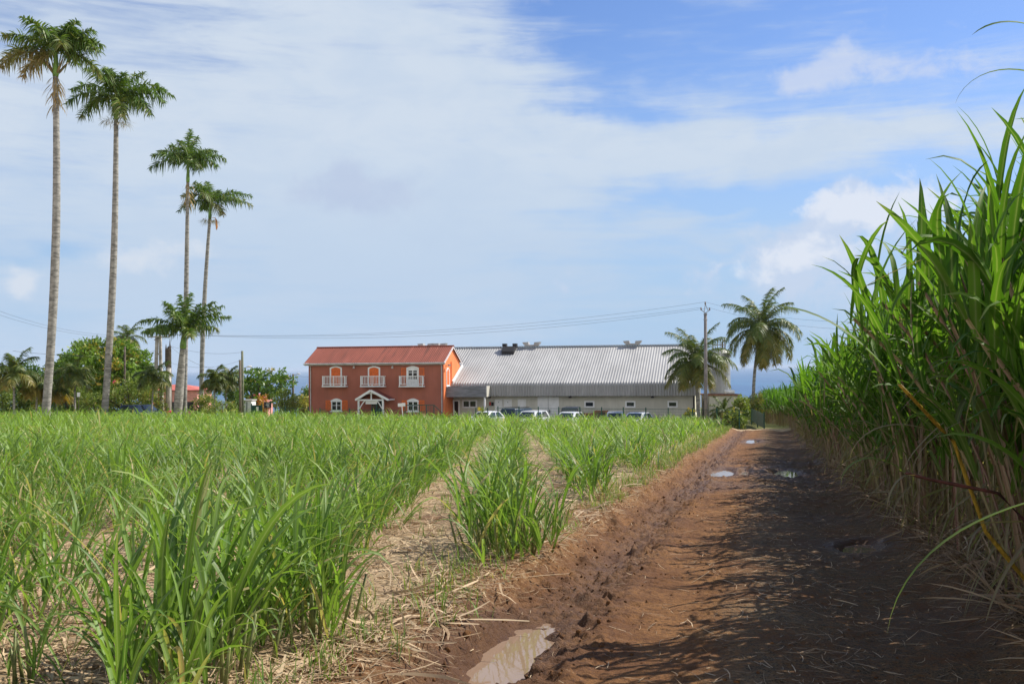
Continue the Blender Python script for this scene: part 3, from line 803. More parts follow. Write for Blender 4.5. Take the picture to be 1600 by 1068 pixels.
# ------------------------------------------------------------------ straw, verge grass, clods
def build_litter():
    n = 80000
    v = 4.2 + 30 * rng.random(n) ** 1.9; x = U_(-1, 1, n) * (.5 * v + 1.2); u = x - KR * v
    ok = (u < bank(v) + .18 * rng.random(n)) & (x > -.53 * v - 1)
    # thin the litter out at the muddy edge
    ok &= rng.random(n) < sstep(-2.3, -2.85, u) * .93 + .07
    v, x = v[ok], x[ok]; n = len(v)
    z = HG(x, v) + np.abs(rng.normal(0, .03, n)) + .004
    fine = rng.random(n) < .8
    L = np.where(fine, U_(.08, .34, n), U_(.2, .6, n)); W = np.where(fine, U_(.004, .012, n), U_(.014, .03, n))
    a = blades(np.stack([x, v, z], -1), U_(0, 6.28, n), rng.normal(.05, .24, n) * np.where(fine, 1, .35), L, W, rng.normal(.15, .3, n), 3, U_(0, 1, n), np.where(rng.random(n) < .2, U_(.4, 1, n), U_(0, .25, n)), False, roll=rng.normal(0, .7, n), wp=([0, .5, 1], [.7, 1, .4]), curl=rng.normal(0, .5, n))
    # scattered bits on the track
    n = 7000; v = 4.5 + 26 * rng.random(n) ** 1.5; q = rng.random(n); u = np.where(q < .25, rng.normal(.3, .6, n), np.where(q < .65, rng.normal(2.3, .5, n), np.where(q < .85, rng.normal(-2.5, .2, n), U_(-1.8, 2.2, n)))); x = u + KR * v
    b = blades(np.stack([x, v, HG(x, v) + .012], -1), U_(0, 6.28, n), rng.normal(.0, .08, n), U_(.04, .28, n), U_(.003, .01, n), rng.normal(0, .2, n), 3, U_(0, 1, n), U_(0, .6, n), False, roll=rng.normal(0, .5, n), wp=([0, .5, 1], [.7, 1, .4]), curl=rng.normal(0, .5, n))
    # trash at the foot of the tall cane
    n = 8000; v = 3.2 + 42 * rng.random(n) ** 1.7; u = 1.95 + np.abs(rng.normal(0, .55, n)); x = u + KR * v
    t = blades(np.stack([x, v, HG(x, v) + U_(.0, .7, n) ** 3], -1), U_(0, 6.28, n), rng.normal(.12, .4, n), U_(.2, .75, n), U_(.008, .026, n), U_(-.1, .5, n), 4, U_(0, .8, n), np.where(rng.random(n) < .25, U_(0, .4, n), U_(.5, 1, n)), False, roll=rng.normal(0, .9, n), curl=rng.normal(0, .5, n))
    V, F, T = join([a, b, t])
    tag(np_mesh('cane_straw', V, F, M['straw'], tint=T), 'pale dry cane straw lying between rows and along the mud bank', 'straw', kind='stuff')
    # thin green weeds on the verge
    n = 520; v = 5.5 + 68 * rng.random(n) ** 1.25; u = bank(v) - np.abs(rng.normal(.38, .32, n)) - .1; x = u + KR * v
    v2 = 8 + 20 * rng.random(70); x2 = rng.normal(-.95, .35, 70); v = np.concatenate([v, v2]); x = np.concatenate([x, x2]); n = len(v)
    k = 11; rep = lambda q: np.repeat(q, k); N = n * k
    far = np.where(rep(v) > 25, 1.5, 1)
    b = np.stack([rep(x) + rng.normal(0, .06, N) * far, rep(v) + rng.normal(0, .06, N) * far, rep(HG(x, v))], -1)
    V, F, T = blades(b, U_(0, 6.28, N), R(70) + rng.normal(0, .3, N), U_(.08, .30, N) * far, U_(.004, .011, N) * far * 1.2, U_(.3, 1.6, N), 4, U_(0, 1, N), np.where(rng.random(N) < .15, .8, U_(0, .2, N)), False)
    tag(np_mesh('verge_grass', V, F, M['grass'], tint=T), 'thin bright green grass tufts along the field verge', 'grass', kind='stuff')
    # mud clods and stones
    n = 2300; v = 5.5 + 18 * rng.random(n) ** 1.7; u = np.where(rng.random(n) < .72, rng.normal(-2.0, .4, n), U_(-1.5, 2.2, n)); x = u + KR * v
    r = np.exp(rng.normal(-4.75, .45, n)).clip(.003, .03); z = HG(x, v) + r * .35
    for (pu, pv, ru, rv, dig) in PUD:
        inside = ((u - pu) / (ru * 1.25)) ** 2 + ((v - pv) / (rv * 1.2)) ** 2 < 1
        z = np.where(inside, -1e3, z)
    s = z > -100; x, v, z, r = x[s], v[s], z[s], r[s]; n = len(x)
    ico = np.array([(0, 0, 1), (.89, 0, .45), (.28, .85, .45), (-.72, .53, .45), (-.72, -.53, .45), (.28, -.85, .45), (.72, .53, -.45), (-.28, .85, -.45), (-.89, 0, -.45), (-.28, -.85, -.45), (.72, -.53, -.45), (0, 0, -1)])
    fc = np.array([(0, 1, 2), (0, 2, 3), (0, 3, 4), (0, 4, 5), (0, 5, 1), (1, 6, 2), (2, 7, 3), (3, 8, 4), (4, 9, 5), (5, 10, 1), (2, 6, 7), (3, 7, 8), (4, 8, 9), (5, 9, 10), (1, 10, 6), (11, 7, 6), (11, 8, 7), (11, 9, 8), (11, 10, 9), (11, 6, 10)])
    jit = ico[None] * (1 + rng.normal(0, .22, (n, 12, 1))) * r[:, None, None] * U_(.6, 1.4, (n, 1, 3))
    V = jit + np.stack([x, v, z], -1)[:, None, :]
    F = fc[None] + (np.arange(n) * 12)[:, None, None]
    t = np.zeros((n * 12, 3)); t[:, 0] = np.repeat(U_(0, .5, n), 12)
    tag(np_mesh('mud_clods', V.reshape(-1, 3), F.reshape(-1, 3), M['mud'], tint=t), 'small red mud clods and stones strewn along the wheel ruts', 'clods', kind='stuff')
build_litter()

# ------------------------------------------------------------------ palms and trees
def qblades(base, d, side, L, W, g, S, r, dry):
    """leaflets: straight direction d sagging by g"""
    t = np.linspace(0, 1, S + 1)
    pos = base[:, None, :] + d[:, None, :] * (L[:, None] * t)[:, :, None]
    pos = pos - np.array([0, 0, 1.]) * (L[:, None] * g[:, None] * t[None] ** 2)[:, :, None]
    w = (W[:, None] * .5 * np.interp(t, [0, .3, 1], [.7, 1, .08])[None])[:, :, None]
    vv = np.stack([pos - side[:, None, :] * w, pos + side[:, None, :] * w], 2)
    N = len(L); I = np.arange(N * (S + 1) * 2).reshape(N, S + 1, 2)
    F = np.stack([I[:, :-1, 0], I[:, :-1, 1], I[:, 1:, 1], I[:, 1:, 0]], -1).reshape(-1, 4)
    T = np.stack([np.broadcast_to(r[:, None, None], vv.shape[:3]), np.broadcast_to(dry[:, None, None], vv.shape[:3]), np.zeros(vv.shape[:3])], -1)
    return vv.reshape(-1, 3), F, T.reshape(-1, 3)
def unit(a): return a / np.maximum(np.linalg.norm(a, axis=-1, keepdims=True), 1e-6)
def frond(base, az, el, L, droop, ll, nl=46, plum=.45, sag=.5, dry=0.0, wid=.05, r0=.45):
    t = np.linspace(0, 1, 21)
    e = el - droop * t ** 1.5
    st = np.stack([np.cos(e) * math.cos(az), np.cos(e) * math.sin(az), np.sin(e)], -1)
    pos = np.concatenate([np.zeros((1, 3)), np.cumsum(st[1:] * L / 20, 0)]) + np.array(base)
    tt = np.repeat(np.linspace(.14, 1, nl), 2); N = len(tt); sg = np.tile([1., -1.], nl)
    i = tt * 20; i0 = np.clip(i.astype(int), 0, 19); f = (i - i0)[:, None]
    b = pos[i0] * (1 - f) + pos[i0 + 1] * f; d = unit(st[i0] * (1 - f) + st[i0 + 1] * f)
    sd = np.array([-math.sin(az), math.cos(az), 0.]); nr = np.cross(d, sd)
    dirs = unit(sd[None] * sg[:, None] * .85 + d * U_(.35, .75, N)[:, None] + nr * (rng.normal(0, plum, N))[:, None])
    LL = ll * np.interp(tt, [.1, .3, .7, 1], [.55, 1, .85, .35]) * U_(.8, 1.1, N)
    side = unit(np.cross(dirs, nr + rng.normal(0, .4, (N, 3))))
    lf = qblades(b, dirs, side, LL, np.full(N, wid) * U_(.8, 1.2, N), U_(.6, 1.3, N) * sag, 3, np.clip(rng.normal(r0, .2, N), 0, 1), np.clip(dry + rng.normal(0, .12, N) + (tt > .85) * .15 * (dry > .05), 0, 1))
    # rachis as a thick strip pair
    W = np.interp(t, [0, 1], [.07, .012]) * (ll / .8)
    ra = []
    for v2 in (sd[None] * np.ones((21, 1)), np.cross(unit(st), sd)):
        q = np.stack([pos - v2 * W[:, None] / 2, pos + v2 * W[:, None] / 2], 1).reshape(-1, 3); I = np.arange(42).reshape(21, 2)
        ra.append((q, np.stack([I[:-1, 0], I[:-1, 1], I[1:, 1], I[1:, 0]], -1), np.tile([.9, dry * .6 + .1, 0], (42, 1))))
    return [lf] + ra
def trunk_pts(a, b, bow, n=24):
    a, b = Vector(a), Vector(b)
    return [a.lerp(b, i / n) + Vector(bow) * math.sin(math.pi * i / n) for i in range(n + 1)]
def royal_palm(px, py, ptx, pty, Y, label, frs, tr=.30, shaft=1.6, flower='', name='royal_palm', seed=0, bow=(0, 0, 0), LL=.85):
    """(px,py) foot, (ptx,pty) top of crownshaft"""
    global rng
    rng = np.random.default_rng(300 + seed)
    f = P(px, py, Y); f.z = gz(f.x, f.y) - .1
    top = P(ptx, pty - 8, Y) - f
    t = thing(name, label, 'palm tree', tuple(f), group='royal palms left of the field')
    hgt = top.length; sb = top * (1 - shaft / hgt)
    pts = trunk_pts((0, 0, 0), sb, bow, 40)
    rad = [tr * .92 * (np.interp(i / 40, [0, .03, .1, .45, .75, 1], [1.15, 1.02, .95, 1.0, .82, .62])) * (1 + .022 * (i % 2)) for i in range(41)]
    mb = MB(); mb.tube(pts, rad, 14); mb.build('trunk', M['bark'], t, True)
    mb = MB(); mb.tube([sb.lerp(top, q) for q in (0, .12, .3, .6, .85, 1)], [tr * .60, tr * .70, tr * .66, tr * .5, tr * .4, tr * .22], 12); mb.build('crownshaft', M['shaft'], t, True)
    parts = []
    for (az, el, L, dr, dry) in list(frs) + [(rng.uniform(0, 360), rng.uniform(15, 70), rng.uniform(2.3, 3.0), rng.uniform(50, 80), 0) for _ in range(5)]:
        parts += frond(top - Vector((0, 0, .15)), R(az), R(el + (8 if name != 'royal_palm' else 0)), L * (1.28 if name != 'royal_palm' else 1.1), R(dr * (.8 if name != 'royal_palm' else 1)), LL * (1.1 if name != 'royal_palm' else 1.25), 60, .75, .55, dry, .11)
    # spear leaf
    parts += frond(top, 0, R(88), 1.5, R(4), .16, 14, .1, .1, 0, .04)
    V, F, T = join(parts); np_mesh('crown', V, F, M['royal_leaf'], t, T)
    n = 0
    if 'sheath' in flower:            # hanging dry sheath below the shaft
        k = 70; a = U_(0, 6.28, k); h0 = U_(-1.9, .1, k)
        b = np.stack([sb.x + np.cos(a) * tr * .66, sb.y + np.sin(a) * tr * .66, sb.z + h0], -1)
        V, F, T = blades(b, a, np.full(k, R(-40)), U_(.5, 1.3, k), U_(.04, .1, k), U_(.5, .9, k), 4, U_(0, .8, k), U_(.8, 1, k), False); np_mesh('dry_sheath', V, F, M['royal_leaf'], t, T)
    if 'spathe' in flower:
        for a in (40, 150, 215, 330):
            mb = MB(); d = Vector((math.cos(R(a)) * .6, math.sin(R(a)) * .6, .85)).normalized()
            mb.tube([sb + d * q for q in (tr * .5, .5, 1.0, 1.5)], [.05, .08, .07, .01], 8); mb.build('spathe', M['spathe'], t, True)
    if 'panicle' in flower:           # bushy flower stalks under the shaft
        k = 260; a = U_(0, 6.28, k); q = U_(.1, .75, k)
        b = np.stack([sb.x + np.cos(a) * (tr + q * .9), sb.y + np.sin(a) * (tr + q * .9), sb.z - .1 + q * .35 - q * q * .8], -1)
        V, F, T = blades(b, a + rng.normal(0, .8, k), rng.normal(-.3, .5, k), U_(.35, .75, k), U_(.015, .035, k), U_(.3, .9, k), 4, U_(0, .8, k), U_(.3, .9, k), False); np_mesh('flower_stalks', V, F, M['royal_leaf'], t, T)
    if 'orange' in flower:
        mb = MB(); b = sb + Vector((.75, -.1, -.2)); mb.tube([sb + Vector((.1, 0, .2)), b + Vector((-.1, 0, .3)), b, b + Vector((.05, 0, -.7)), b + Vector((.02, 0, -1.0))], [.02, .04, .1, .12, .05], 8); mb.build('flower_spathe', M['orange_spathe'], t, True)
    return t
# azimuth 0 = right, 180 = left, 90 = away, 270 = toward the camera
royal_palm(70, 640, 88, 88, 65, 'tallest royal palm at far left with ragged tan fronds hanging below its crown',
           [(172, 28, 3.9, 75, .30), (185, 8, 3.7, 55, .55), (150, 55, 3.2, 70, 0), (120, 68, 3.0, 50, 0), (60, 66, 2.6, 50, 0), (15, 45, 2.9, 70, 0), (350, 28, 3.1, 70, .05), (10, 5, 3.0, 75, .15), (270, 50, 3, 90, 0), (240, 60, 2.8, 60, 0), (300, 30, 2.8, 80, .1), (90, 35, 3, 70, 0), (215, -20, 2.6, 55, .7), (200, 40, 3.2, 60, .1), (330, 62, 2.6, 50, 0)],
           .29, 1.7, 'sheath spathe', seed=1, bow=(.35, 0, 0))
royal_palm(162, 640, 183, 158, 75, 'second tallest royal palm with a dark clean crown and bushy flower stalks',
           [(168, 42, 3.9, 70, 0), (185, 22, 3.7, 70, 0), (130, 66, 3.6, 40, 0), (60, 62, 3.4, 40, 0), (20, 48, 3.6, 80, 0), (355, 28, 3.8, 85, 0), (340, 2, 3.4, 65, .05), (200, -8, 3.0, 60, .08), (270, 45, 3.2, 80, 0), (300, -15, 2.9, 60, .15), (240, 55, 3, 60, 0), (90, 40, 3.2, 60, 0), (10, 30, 3.9, 60, 0), (150, 25, 3.2, 70, 0)],
           .28, 1.8, 'panicle', seed=2, bow=(.25, 0, 0))
royal_palm(288, 640, 294, 262, 94, 'third royal palm, slim trunk with a pinkish dry sheath under a full crown',
           [(178, 22, 3.6, 65, 0), (165, 48, 3.4, 60, 0), (150, 62, 3.2, 55, 0), (95, 84, 3.3, 20, 0), (75, 75, 3.1, 30, 0), (35, 55, 3.0, 60, 0), (10, 38, 3.4, 70, 0), (350, 25, 3.0, 75, 0), (270, 60, 3, 70, 0), (250, 40, 2.8, 90, 0), (300, 30, 2.6, 90, .05), (90, 40, 3, 60, 0), (200, 35, 3.2, 60, 0)],
           .25, 1.9, 'sheath', seed=3)
royal_palm(314, 638, 329, 322, 109, 'shortest of the four tall royal palms with an orange flower spathe hanging from it',
           [(178, 15, 3.6, 70, 0), (150, 60, 3.2, 45, 0), (120, 72, 3.0, 40, 0), (40, 45, 3.6, 55, 0), (15, 32, 4.2, 50, 0), (0, 18, 4.4, 55, .12), (345, 25, 3.9, 70, .05), (270, 40, 3, 80, .1), (200, 40, 3, 70, 0), (240, 62, 2.8, 50, 0), (90, 55, 3, 60, 0), (320, -10, 2.6, 60, .3)],
           .27, 2.0, 'orange panicle', seed=4, bow=(-.2, 0, 0))
royal_palm(276, 640, 288, 524, 76, 'young royal palm with a bright green crownshaft and low broad crown',
           [(175, 32, 2.9, 75, 0), (168, 12, 2.6, 55, 0), (150, 55, 2.7, 50, 0), (125, 72, 2.5, 35, 0), (70, 78, 2.5, 30, 0), (60, 60, 2.2, 40, 0), (20, 42, 2.5, 60, 0), (5, 26, 2.9, 45, 0), (350, 20, 2.3, 75, .1), (270, 45, 2.4, 90, .05), (240, 20, 2.4, 80, 0), (300, 10, 2.0, 80, .1), (90, 40, 2.6, 60, 0), (205, 15, 2.5, 70, 0)],
           .36, 1.4, '', 'young_royal_palm', 5, LL=.75)

def crown_mesh(name, parts, m, parent): V, F, T = join(parts); return np_mesh(name, V, F, m, parent, T)
def coconut(px, ptx, pty, Y, label, nfr, L, tr=.16, nuts=True, seed=0, droopy=1.0, dryness=.25, group='coconut palms around the buildings', cat='palm tree', name='coconut_palm', ll=.75, base=None, bow=(0, 0, 0), nl=50, wid=.065, lo=-22):
    global rng
    rng = np.random.default_rng(500 + seed)
    f = P(px, 640, Y); f.z = gz(f.x, f.y) - .1
    top = P(ptx, pty, Y) - f
    t = thing(name, label, cat, tuple(f), group=group)
    mb = MB(); n = 24; mb.tube(trunk_pts((0, 0, 0), top, bow, n), [tr * np.interp(i / n, [0, .08, 1], [1.5, 1.05, .75]) * (1 + .03 * (i % 2)) for i in range(n + 1)], 12); mb.build('trunk', M['bark'], t, True)
    parts = []
    for i in range(nfr):
        q = i / (nfr - 1)
        az = i * 137.5 + rng.normal(0, 12); el = 82 + (lo - 82) * q + rng.normal(0, 6)
        parts += frond(top, R(az), R(el), L * rng.uniform(.85, 1.1) * (1 - .12 * q), R((30 + 65 * math.sin(math.pi * min(q * .9 + .1, 1))) * droopy), ll, nl, .2, .75, dryness * max(0, q - .45) * 2.2 + rng.uniform(0, .05), wid, .5)
    crown_mesh('crown', parts, M['coco_leaf'], t)
    if nuts:
        mb = MB()
        for i in range(9):
            a = i * 2.4; mb.tube([top + Vector((math.cos(a) * .24, math.sin(a) * .24, z - .28)) for z in (-.15, -.09, 0, .09, .15)], [.02, .1, .13, .1, .02], 8)
        mb.build('coconuts', M['spathe'], t, True)
    return t
coconut(1178, 1190, 512, 100, 'tallest coconut palm standing alone by the gate against the sea', 38, 5.0, .17, seed=1, bow=(-.35, 0, 0), nl=80, ll=1.05, droopy=1.05, wid=.075, lo=-55, dryness=.3)
coconut(1094, 1089, 566, 84.5, 'coconut palm in front of the right end of the warehouse, beside the concrete pole', 34, 3.8, .17, seed=2, nl=70, ll=.9, wid=.07, dryness=.25, bow=(-.1, 0, 0), lo=-30)
coconut(203, 199, 527, 112, 'coconut palm rising behind the round mango tree', 16, 2.7, .15, False, seed=3, dryness=.22)
coconut(22, 22, 583, 72, 'short coconut palm at the left edge with yellowing lower fronds', 18, 2.3, .09, False, seed=4, dryness=.35, group='small palms along the left hedge')
coconut(56, 58, 602, 74, 'small yellowing palm left of the tallest palm trunk', 12, 1.7, .07, False, seed=5, dryness=.5, group='small palms along the left hedge')
coconut(92, 86, 612, 76, 'low golden fronded palm right of the tallest palm trunk', 12, 1.8, .07, False, seed=6, dryness=.85, group='small palms along the left hedge', lo=-20)
coconut(117, 117, 586, 75, 'slim dark palm between the two tallest trunks in front of the mango tree', 16, 1.8, .08, False, seed=7, dryness=.12, group='small palms along the left hedge', droopy=1.2)
coconut(236, 240, 590, 77, 'small palm in front of the double concrete pole', 14, 1.7, .07, False, seed=8, dryness=.08, group='small palms along the left hedge', droopy=1.2)
coconut(336, 335, 594, 86, 'left small palm of the pair right of the tall palm trunks', 15, 1.6, .07, False, seed=9, dryness=.1, group='small palms along the left hedge', droopy=1.1)
coconut(352, 354, 592, 87, 'right small palm of the pair beside the wooden poles', 15, 1.7, .07, False, seed=10, dryness=.1, group='small palms along the left hedge', droopy=1.1)
coconut(1130, 1130, 642, 82, 'small bushy date palm on the grass beside the pole', 18, 1.5, .12, False, seed=11, dryness=.35, name='date_palm', ll=.35, group='ornamental plants beside the gate', droopy=.8)

LEAFQ = 0
def leaf_cloud(centers, radii, n, size, squash=.8, r0=.45, dryp=.05, drift=.2, aspect=.5):
    """many small leaf faces in clumps"""
    C = len(centers); N = C * n
    c = np.repeat(np.array(centers), n, 0); rr = np.repeat(np.array(radii), n)
    d = unit(rng.normal(0, 1, (N, 3))); q = rng.random(N) ** .45
    p = c + d * (rr * q)[:, None] * np.array([1, 1, squash])
    a = unit(rng.normal(0, 1, (N, 3)) + np.array([0, 0, -.25]) + d * .6); b = unit(np.cross(a, d + rng.normal(0, .7, (N, 3))))
    L = size * U_(.6, 1.3, N); W = L * aspect
    pts = np.stack([p, p + a * (L * .5)[:, None] - b * (W * .5)[:, None], p + a * L[:, None], p + a * (L * .5)[:, None] + b * (W * .5)[:, None]], 1)
    F = np.arange(N * 4).reshape(N, 4)
    r = np.clip(np.repeat(rng.normal(r0, drift, C), n) + rng.normal(0, .16, N), 0, 1)
    g = np.clip(np.where(np.repeat(rng.random(C), n) < dryp, U_(.3, .9, N), U_(0, .08, N)), 0, 1)
    T = np.stack([np.repeat(r[:, None], 4, 1), np.repeat(g[:, None], 4, 1), np.zeros((N, 4))], -1)
    return pts.reshape(-1, 3), F, T.reshape(-1, 3)
def shell(n, rx, ry, rz, zc, lump=.15, lower=-.55, fill=.2):
    d = unit(rng.normal(0, 1, (n, 3))); d = d[d[:, 2] > lower]
    k = 1 + lump * rng.normal(0, 1, len(d)); k = np.where(rng.random(len(d)) < fill, k * U_(.3, .8, len(d)), k)
    return d * k[:, None] * np.array([rx, ry, rz]) + np.array([0, 0, zc])
def tree(name, label, cat, px, Y, top, w, leaf, trunk_h, seed, group, m='tree_leaf', n=150, per=26, clump=.55, squash=.8, r0=.45, dryp=.05, depth=None, lower=-.55, bark='bark_dark', bot=None, tr=.16, flowers=None, lump=.15):
    """top = picture row of the crown top, w = crown width in picture columns"""
    global rng
    rng = np.random.default_rng(700 + seed)
    f = P(px, 640, Y); f.z = gz(f.x, f.y) - .05
    H = (P(px, top, Y) - f).z; W = w / FPX * Y / 2
    t = thing(name, label, cat, tuple(f), group=group)
    rz = (H - trunk_h) / 2; zc = trunk_h + rz
    cs = shell(n, max(W - clump * .7, .2), (depth or W) * .85, max(rz - clump * .6, .2), zc, lump, lower)
    rad = clump * U_(.6, 1.25, len(cs))
    parts = [leaf_cloud(cs, rad, per, leaf, squash, r0, dryp)]
    crown_mesh('crown', parts, M[m], t)
    mb = MB()
    mb.tube([(0, 0, 0), (tr * .3, 0, trunk_h * .6), (0, tr * .2, trunk_h * 1.0)], [tr * 1.25, tr, tr * .9], 9)
    for i in range(7):
        q = cs[int(rng.integers(len(cs)))]
        mb.tube([(0, 0, trunk_h * .85), (q[0] * .4, q[1] * .4, trunk_h + (q[2] - trunk_h) * .5), tuple(q)], [tr * .7, tr * .45, tr * .15], 6)
    mb.build('trunk', M[bark], t, True)
    if flowers:
        k, fm, fs = flowers
        qs = cs[rng.integers(len(cs), size=k)]; qs = qs[:, :] + unit(qs - np.array([0, 0, zc])) * clump * .8; qs[:, 1] = -np.abs(qs[:, 1])
        
        for q in qs: V, F, T = leaf_cloud([q], [fs], 14, fs * 1.3, .9, aspect=.8); np_mesh('flower', V, F, M[fm], t, T)
    return t
GL = 'trees and shrubs left of the buildings'
tree('mango_tree', 'large round mango tree with yellow and orange new leaves, left of the poles', 'tree', 163, 90, 529, 148, .34, 1.0, 1, GL, n=560, per=42, clump=.62, r0=.66, dryp=.12, tr=.3, lump=.09, lower=-.9)
tree('almond_tree', 'wide spreading dark tree with an open layered crown beside the poles', 'tree', 400, 100, 573, 118, .34, 1.6, 2, GL, n=140, per=30, clump=.5, squash=.42, r0=.35, dryp=.06, tr=.2, lump=.22, depth=2.5, lower=-.8)
tree('leafy_tree', 'dark broad tree behind the small palms at the left edge', 'tree', 40, 104, 566, 75, .32, 1.0, 3, GL, n=200, per=26, clump=.6, r0=.15, lower=-.9)
tree('leafy_tree', 'dark tree between the tallest trunk and the mango tree', 'tree', 84, 100, 570, 40, .3, 1.0, 4, GL, n=110, per=26, clump=.55, r0=.2, lower=-.9)
tree('shrub', 'bushy green shrub at the far left edge under the coconut palm', 'shrub', 6, 76, 598, 46, .2, .2, 5, GL, 'hedge_leaf', n=110, per=26, clump=.4, r0=.35, lower=-1)
tree('shrub', 'shrub beside the base of the tallest palm trunk, left side', 'shrub', 46, 77, 600, 44, .2, .2, 6, GL, 'hedge_leaf', n=110, per=26, clump=.4, r0=.3, lower=-1)
tree('hibiscus_bush', 'hibiscus bush with one pink flower between the two tallest trunks', 'shrub', 112, 79, 594, 60, .2, .2, 7, GL, 'hedge_leaf', n=150, per=26, clump=.42, r0=.4, lower=-1, flowers=(1, 'pink', .12))
tree('hibiscus_bush', 'yellowish hibiscus bush with pink flowers behind the dark parked car', 'shrub', 205, 80, 588, 84, .2, .2, 8, GL, 'hedge_leaf', n=230, per=26, clump=.42, r0=.55, lower=-1, dryp=.12, flowers=(5, 'pink', .13))
tree('shrub', 'low olive shrub at the foot of the second tallest palm', 'shrub', 150, 78, 612, 50, .18, .1, 9, GL, 'hedge_leaf', n=110, per=26, clump=.36, r0=.45, lower=-1, dryp=.2)
tree('hibiscus_bush', 'thin hibiscus with a big pink flower beside the double concrete pole', 'shrub', 252, 79.5, 600, 22, .18, .3, 10, GL, 'hedge_leaf', n=36, per=24, clump=.36, r0=.35, lower=-1, flowers=(2, 'pink', .2))
tree('shrub', 'olive shrub between the young royal palm and the tall trunks', 'shrub', 322, 92, 613, 40, .2, .2, 11, GL, 'hedge_leaf', n=90, per=24, clump=.4, r0=.5, lower=-1, dryp=.2)
tree('shrub', 'dark dense shrub left of the wooden poles', 'shrub', 366, 88, 603, 28, .2, .2, 12, GL, 'tree_leaf', n=80, per=26, clump=.4, r0=.35, lower=-1)
tree('shrub', 'low pale green shrub under the pair of small palms', 'shrub', 348, 84, 625, 50, .16, .1, 13, GL, 'hedge_leaf', n=80, per=22, clump=.3, r0=.6, lower=-1, dryp=.2)
tree('croton_bush', 'bright yellow and red croton bush above the green fence panel', 'shrub', 410, 92, 617, 22, .2, .3, 14, GL, 'croton', n=44, per=16, clump=.22, r0=.5, lower=-1, dryp=.35)
tree('shrub', 'grassy yellow green shrub behind the left fence', 'shrub', 446, 96, 609, 44, .2, .2, 15, GL, 'hedge_leaf', n=110, per=24, clump=.4, r0=.75, lower=-1, dryp=.25)
tree('shrub', 'dark shrub against the sea at the left corner of the red house', 'shrub', 482, 112, 602, 24, .26, .2, 16, GL, 'tree_leaf', n=70, per=26, clump=.5, r0=.2, lower=-1)
tree('shrub', 'straw coloured grassy mound left of the red house', 'shrub', 472, 104, 615, 44, .25, .1, 17, GL, 'hedge_leaf', n=90, per=24, clump=.4, r0=.9, lower=-1, dryp=.7)
GR = 'ornamental plants beside the gate'
tree('shrub', 'tall leafy green shrub left of the alone standing coconut palm', 'shrub', 1158, 92, 618, 28, .24, .1, 18, GR, 'hedge_leaf', n=120, per=26, clump=.42, r0=.5, lower=-1)
tree('croton_bush', 'orange and green croton hedge at the foot of the alone standing coconut palm', 'shrub', 1182, 98, 610, 34, .2, .1, 19, GR, 'hedge_leaf', n=90, per=24, clump=.36, r0=.6, lower=-1, dryp=.45)
tree('shrub', 'rough tall weeds beside the green gate panel', 'shrub', 1146, 79.5, 643, 30, .3, .05, 20, GR, 'hedge_leaf', n=80, per=26, clump=.34, r0=.55, lower=-1, squash=1.2, dryp=.1)
tree('allamanda_bush', 'yellow flowered bush in front of the warehouse right end', 'shrub', 1078, 80.5, 637, 22, .16, .1, 21, GR, 'hedge_leaf', n=36, per=22, clump=.28, r0=.55, lower=-1, flowers=(6, 'yellow', .09))
tree('sunflower_plant', 'thin tall plant with yellow flowers in front of the warehouse entrance', 'plant', 754, 79, 632, 9, .14, .5, 22, GR, 'hedge_leaf', n=14, per=16, clump=.2, r0=.6, lower=-1, tr=.02, flowers=(3, 'yellow', .1))
def far_wood():
    global rng
    rng = np.random.default_rng(77)
    cs = []; rd = []
    for i in range(230):
        x = rng.uniform(62, 165); y = rng.uniform(330, 470)
        h = rng.uniform(4, 8.5); cs.append((x, y, float(H0(x, y)) + h * .6)); rd.append(h * .62)
    V, F, T = leaf_cloud(cs, rd, 90, 1.5, .75, .2, .02, .2, .8)
    tag(np_mesh('distant_wood', V, F, M['tree_leaf'], tint=T), 'dark wooded headland far behind the gate above the sea', 'trees', kind='stuff')
far_wood()

# ------------------------------------------------------------------ buildings (local frame: x along the front, y depth, z up from the floor)
TH = R(12.5)
HO = Vector((-6.26, 91.0, -3.25))
BM = Matrix.Translation(HO) @ Matrix.Rotation(-TH, 4, 'Z')
BMI = BM.inverted()
def wall(px, py, d):
    """local (x, z) of a picture point on the plane y = d"""
    o = BMI @ Vector((0, 0, EYE)); r = BMI.to_3x3() @ ray(px, py)
    k = (d - o.y) / r.y
    return o.x + r.x * k, o.z + r.z * k
def arch(x0, x1, z0, z1, rise, n=10):
    pts = [(x0, z0), (x1, z0)]
    for i in range(n + 1):
        q = i / n; pts.append((x1 + (x0 - x1) * q, z1 - rise + rise * math.sin(math.pi * q) if 0 < q < 1 else z1 - rise))
    return pts
def inset(x0, x1, z0, z1, rise, t): return arch(x0 + t, x1 - t, z0 + t, z1 - t, rise * .9)
def louvres(mb, x0, x1, z0, z1, y, n=14):
    mb.box(x0, x0 + .06, y - .03, y, z0, z1); mb.box(x1 - .06, x1, y - .03, y, z0, z1)
    mb.box(x0 + .06, x1 - .06, y - .03, y, z0, z0 + .07); mb.box(x0 + .06, x1 - .06, y - .03, y, z1 - .07, z1)
    for i in range(n):
        zz = z0 + .07 + (z1 - z0 - .14) * (i + .5) / n
        mb.box(x0 + .06, x1 - .06, y - .022, y - .004, zz - .03, zz + .018)

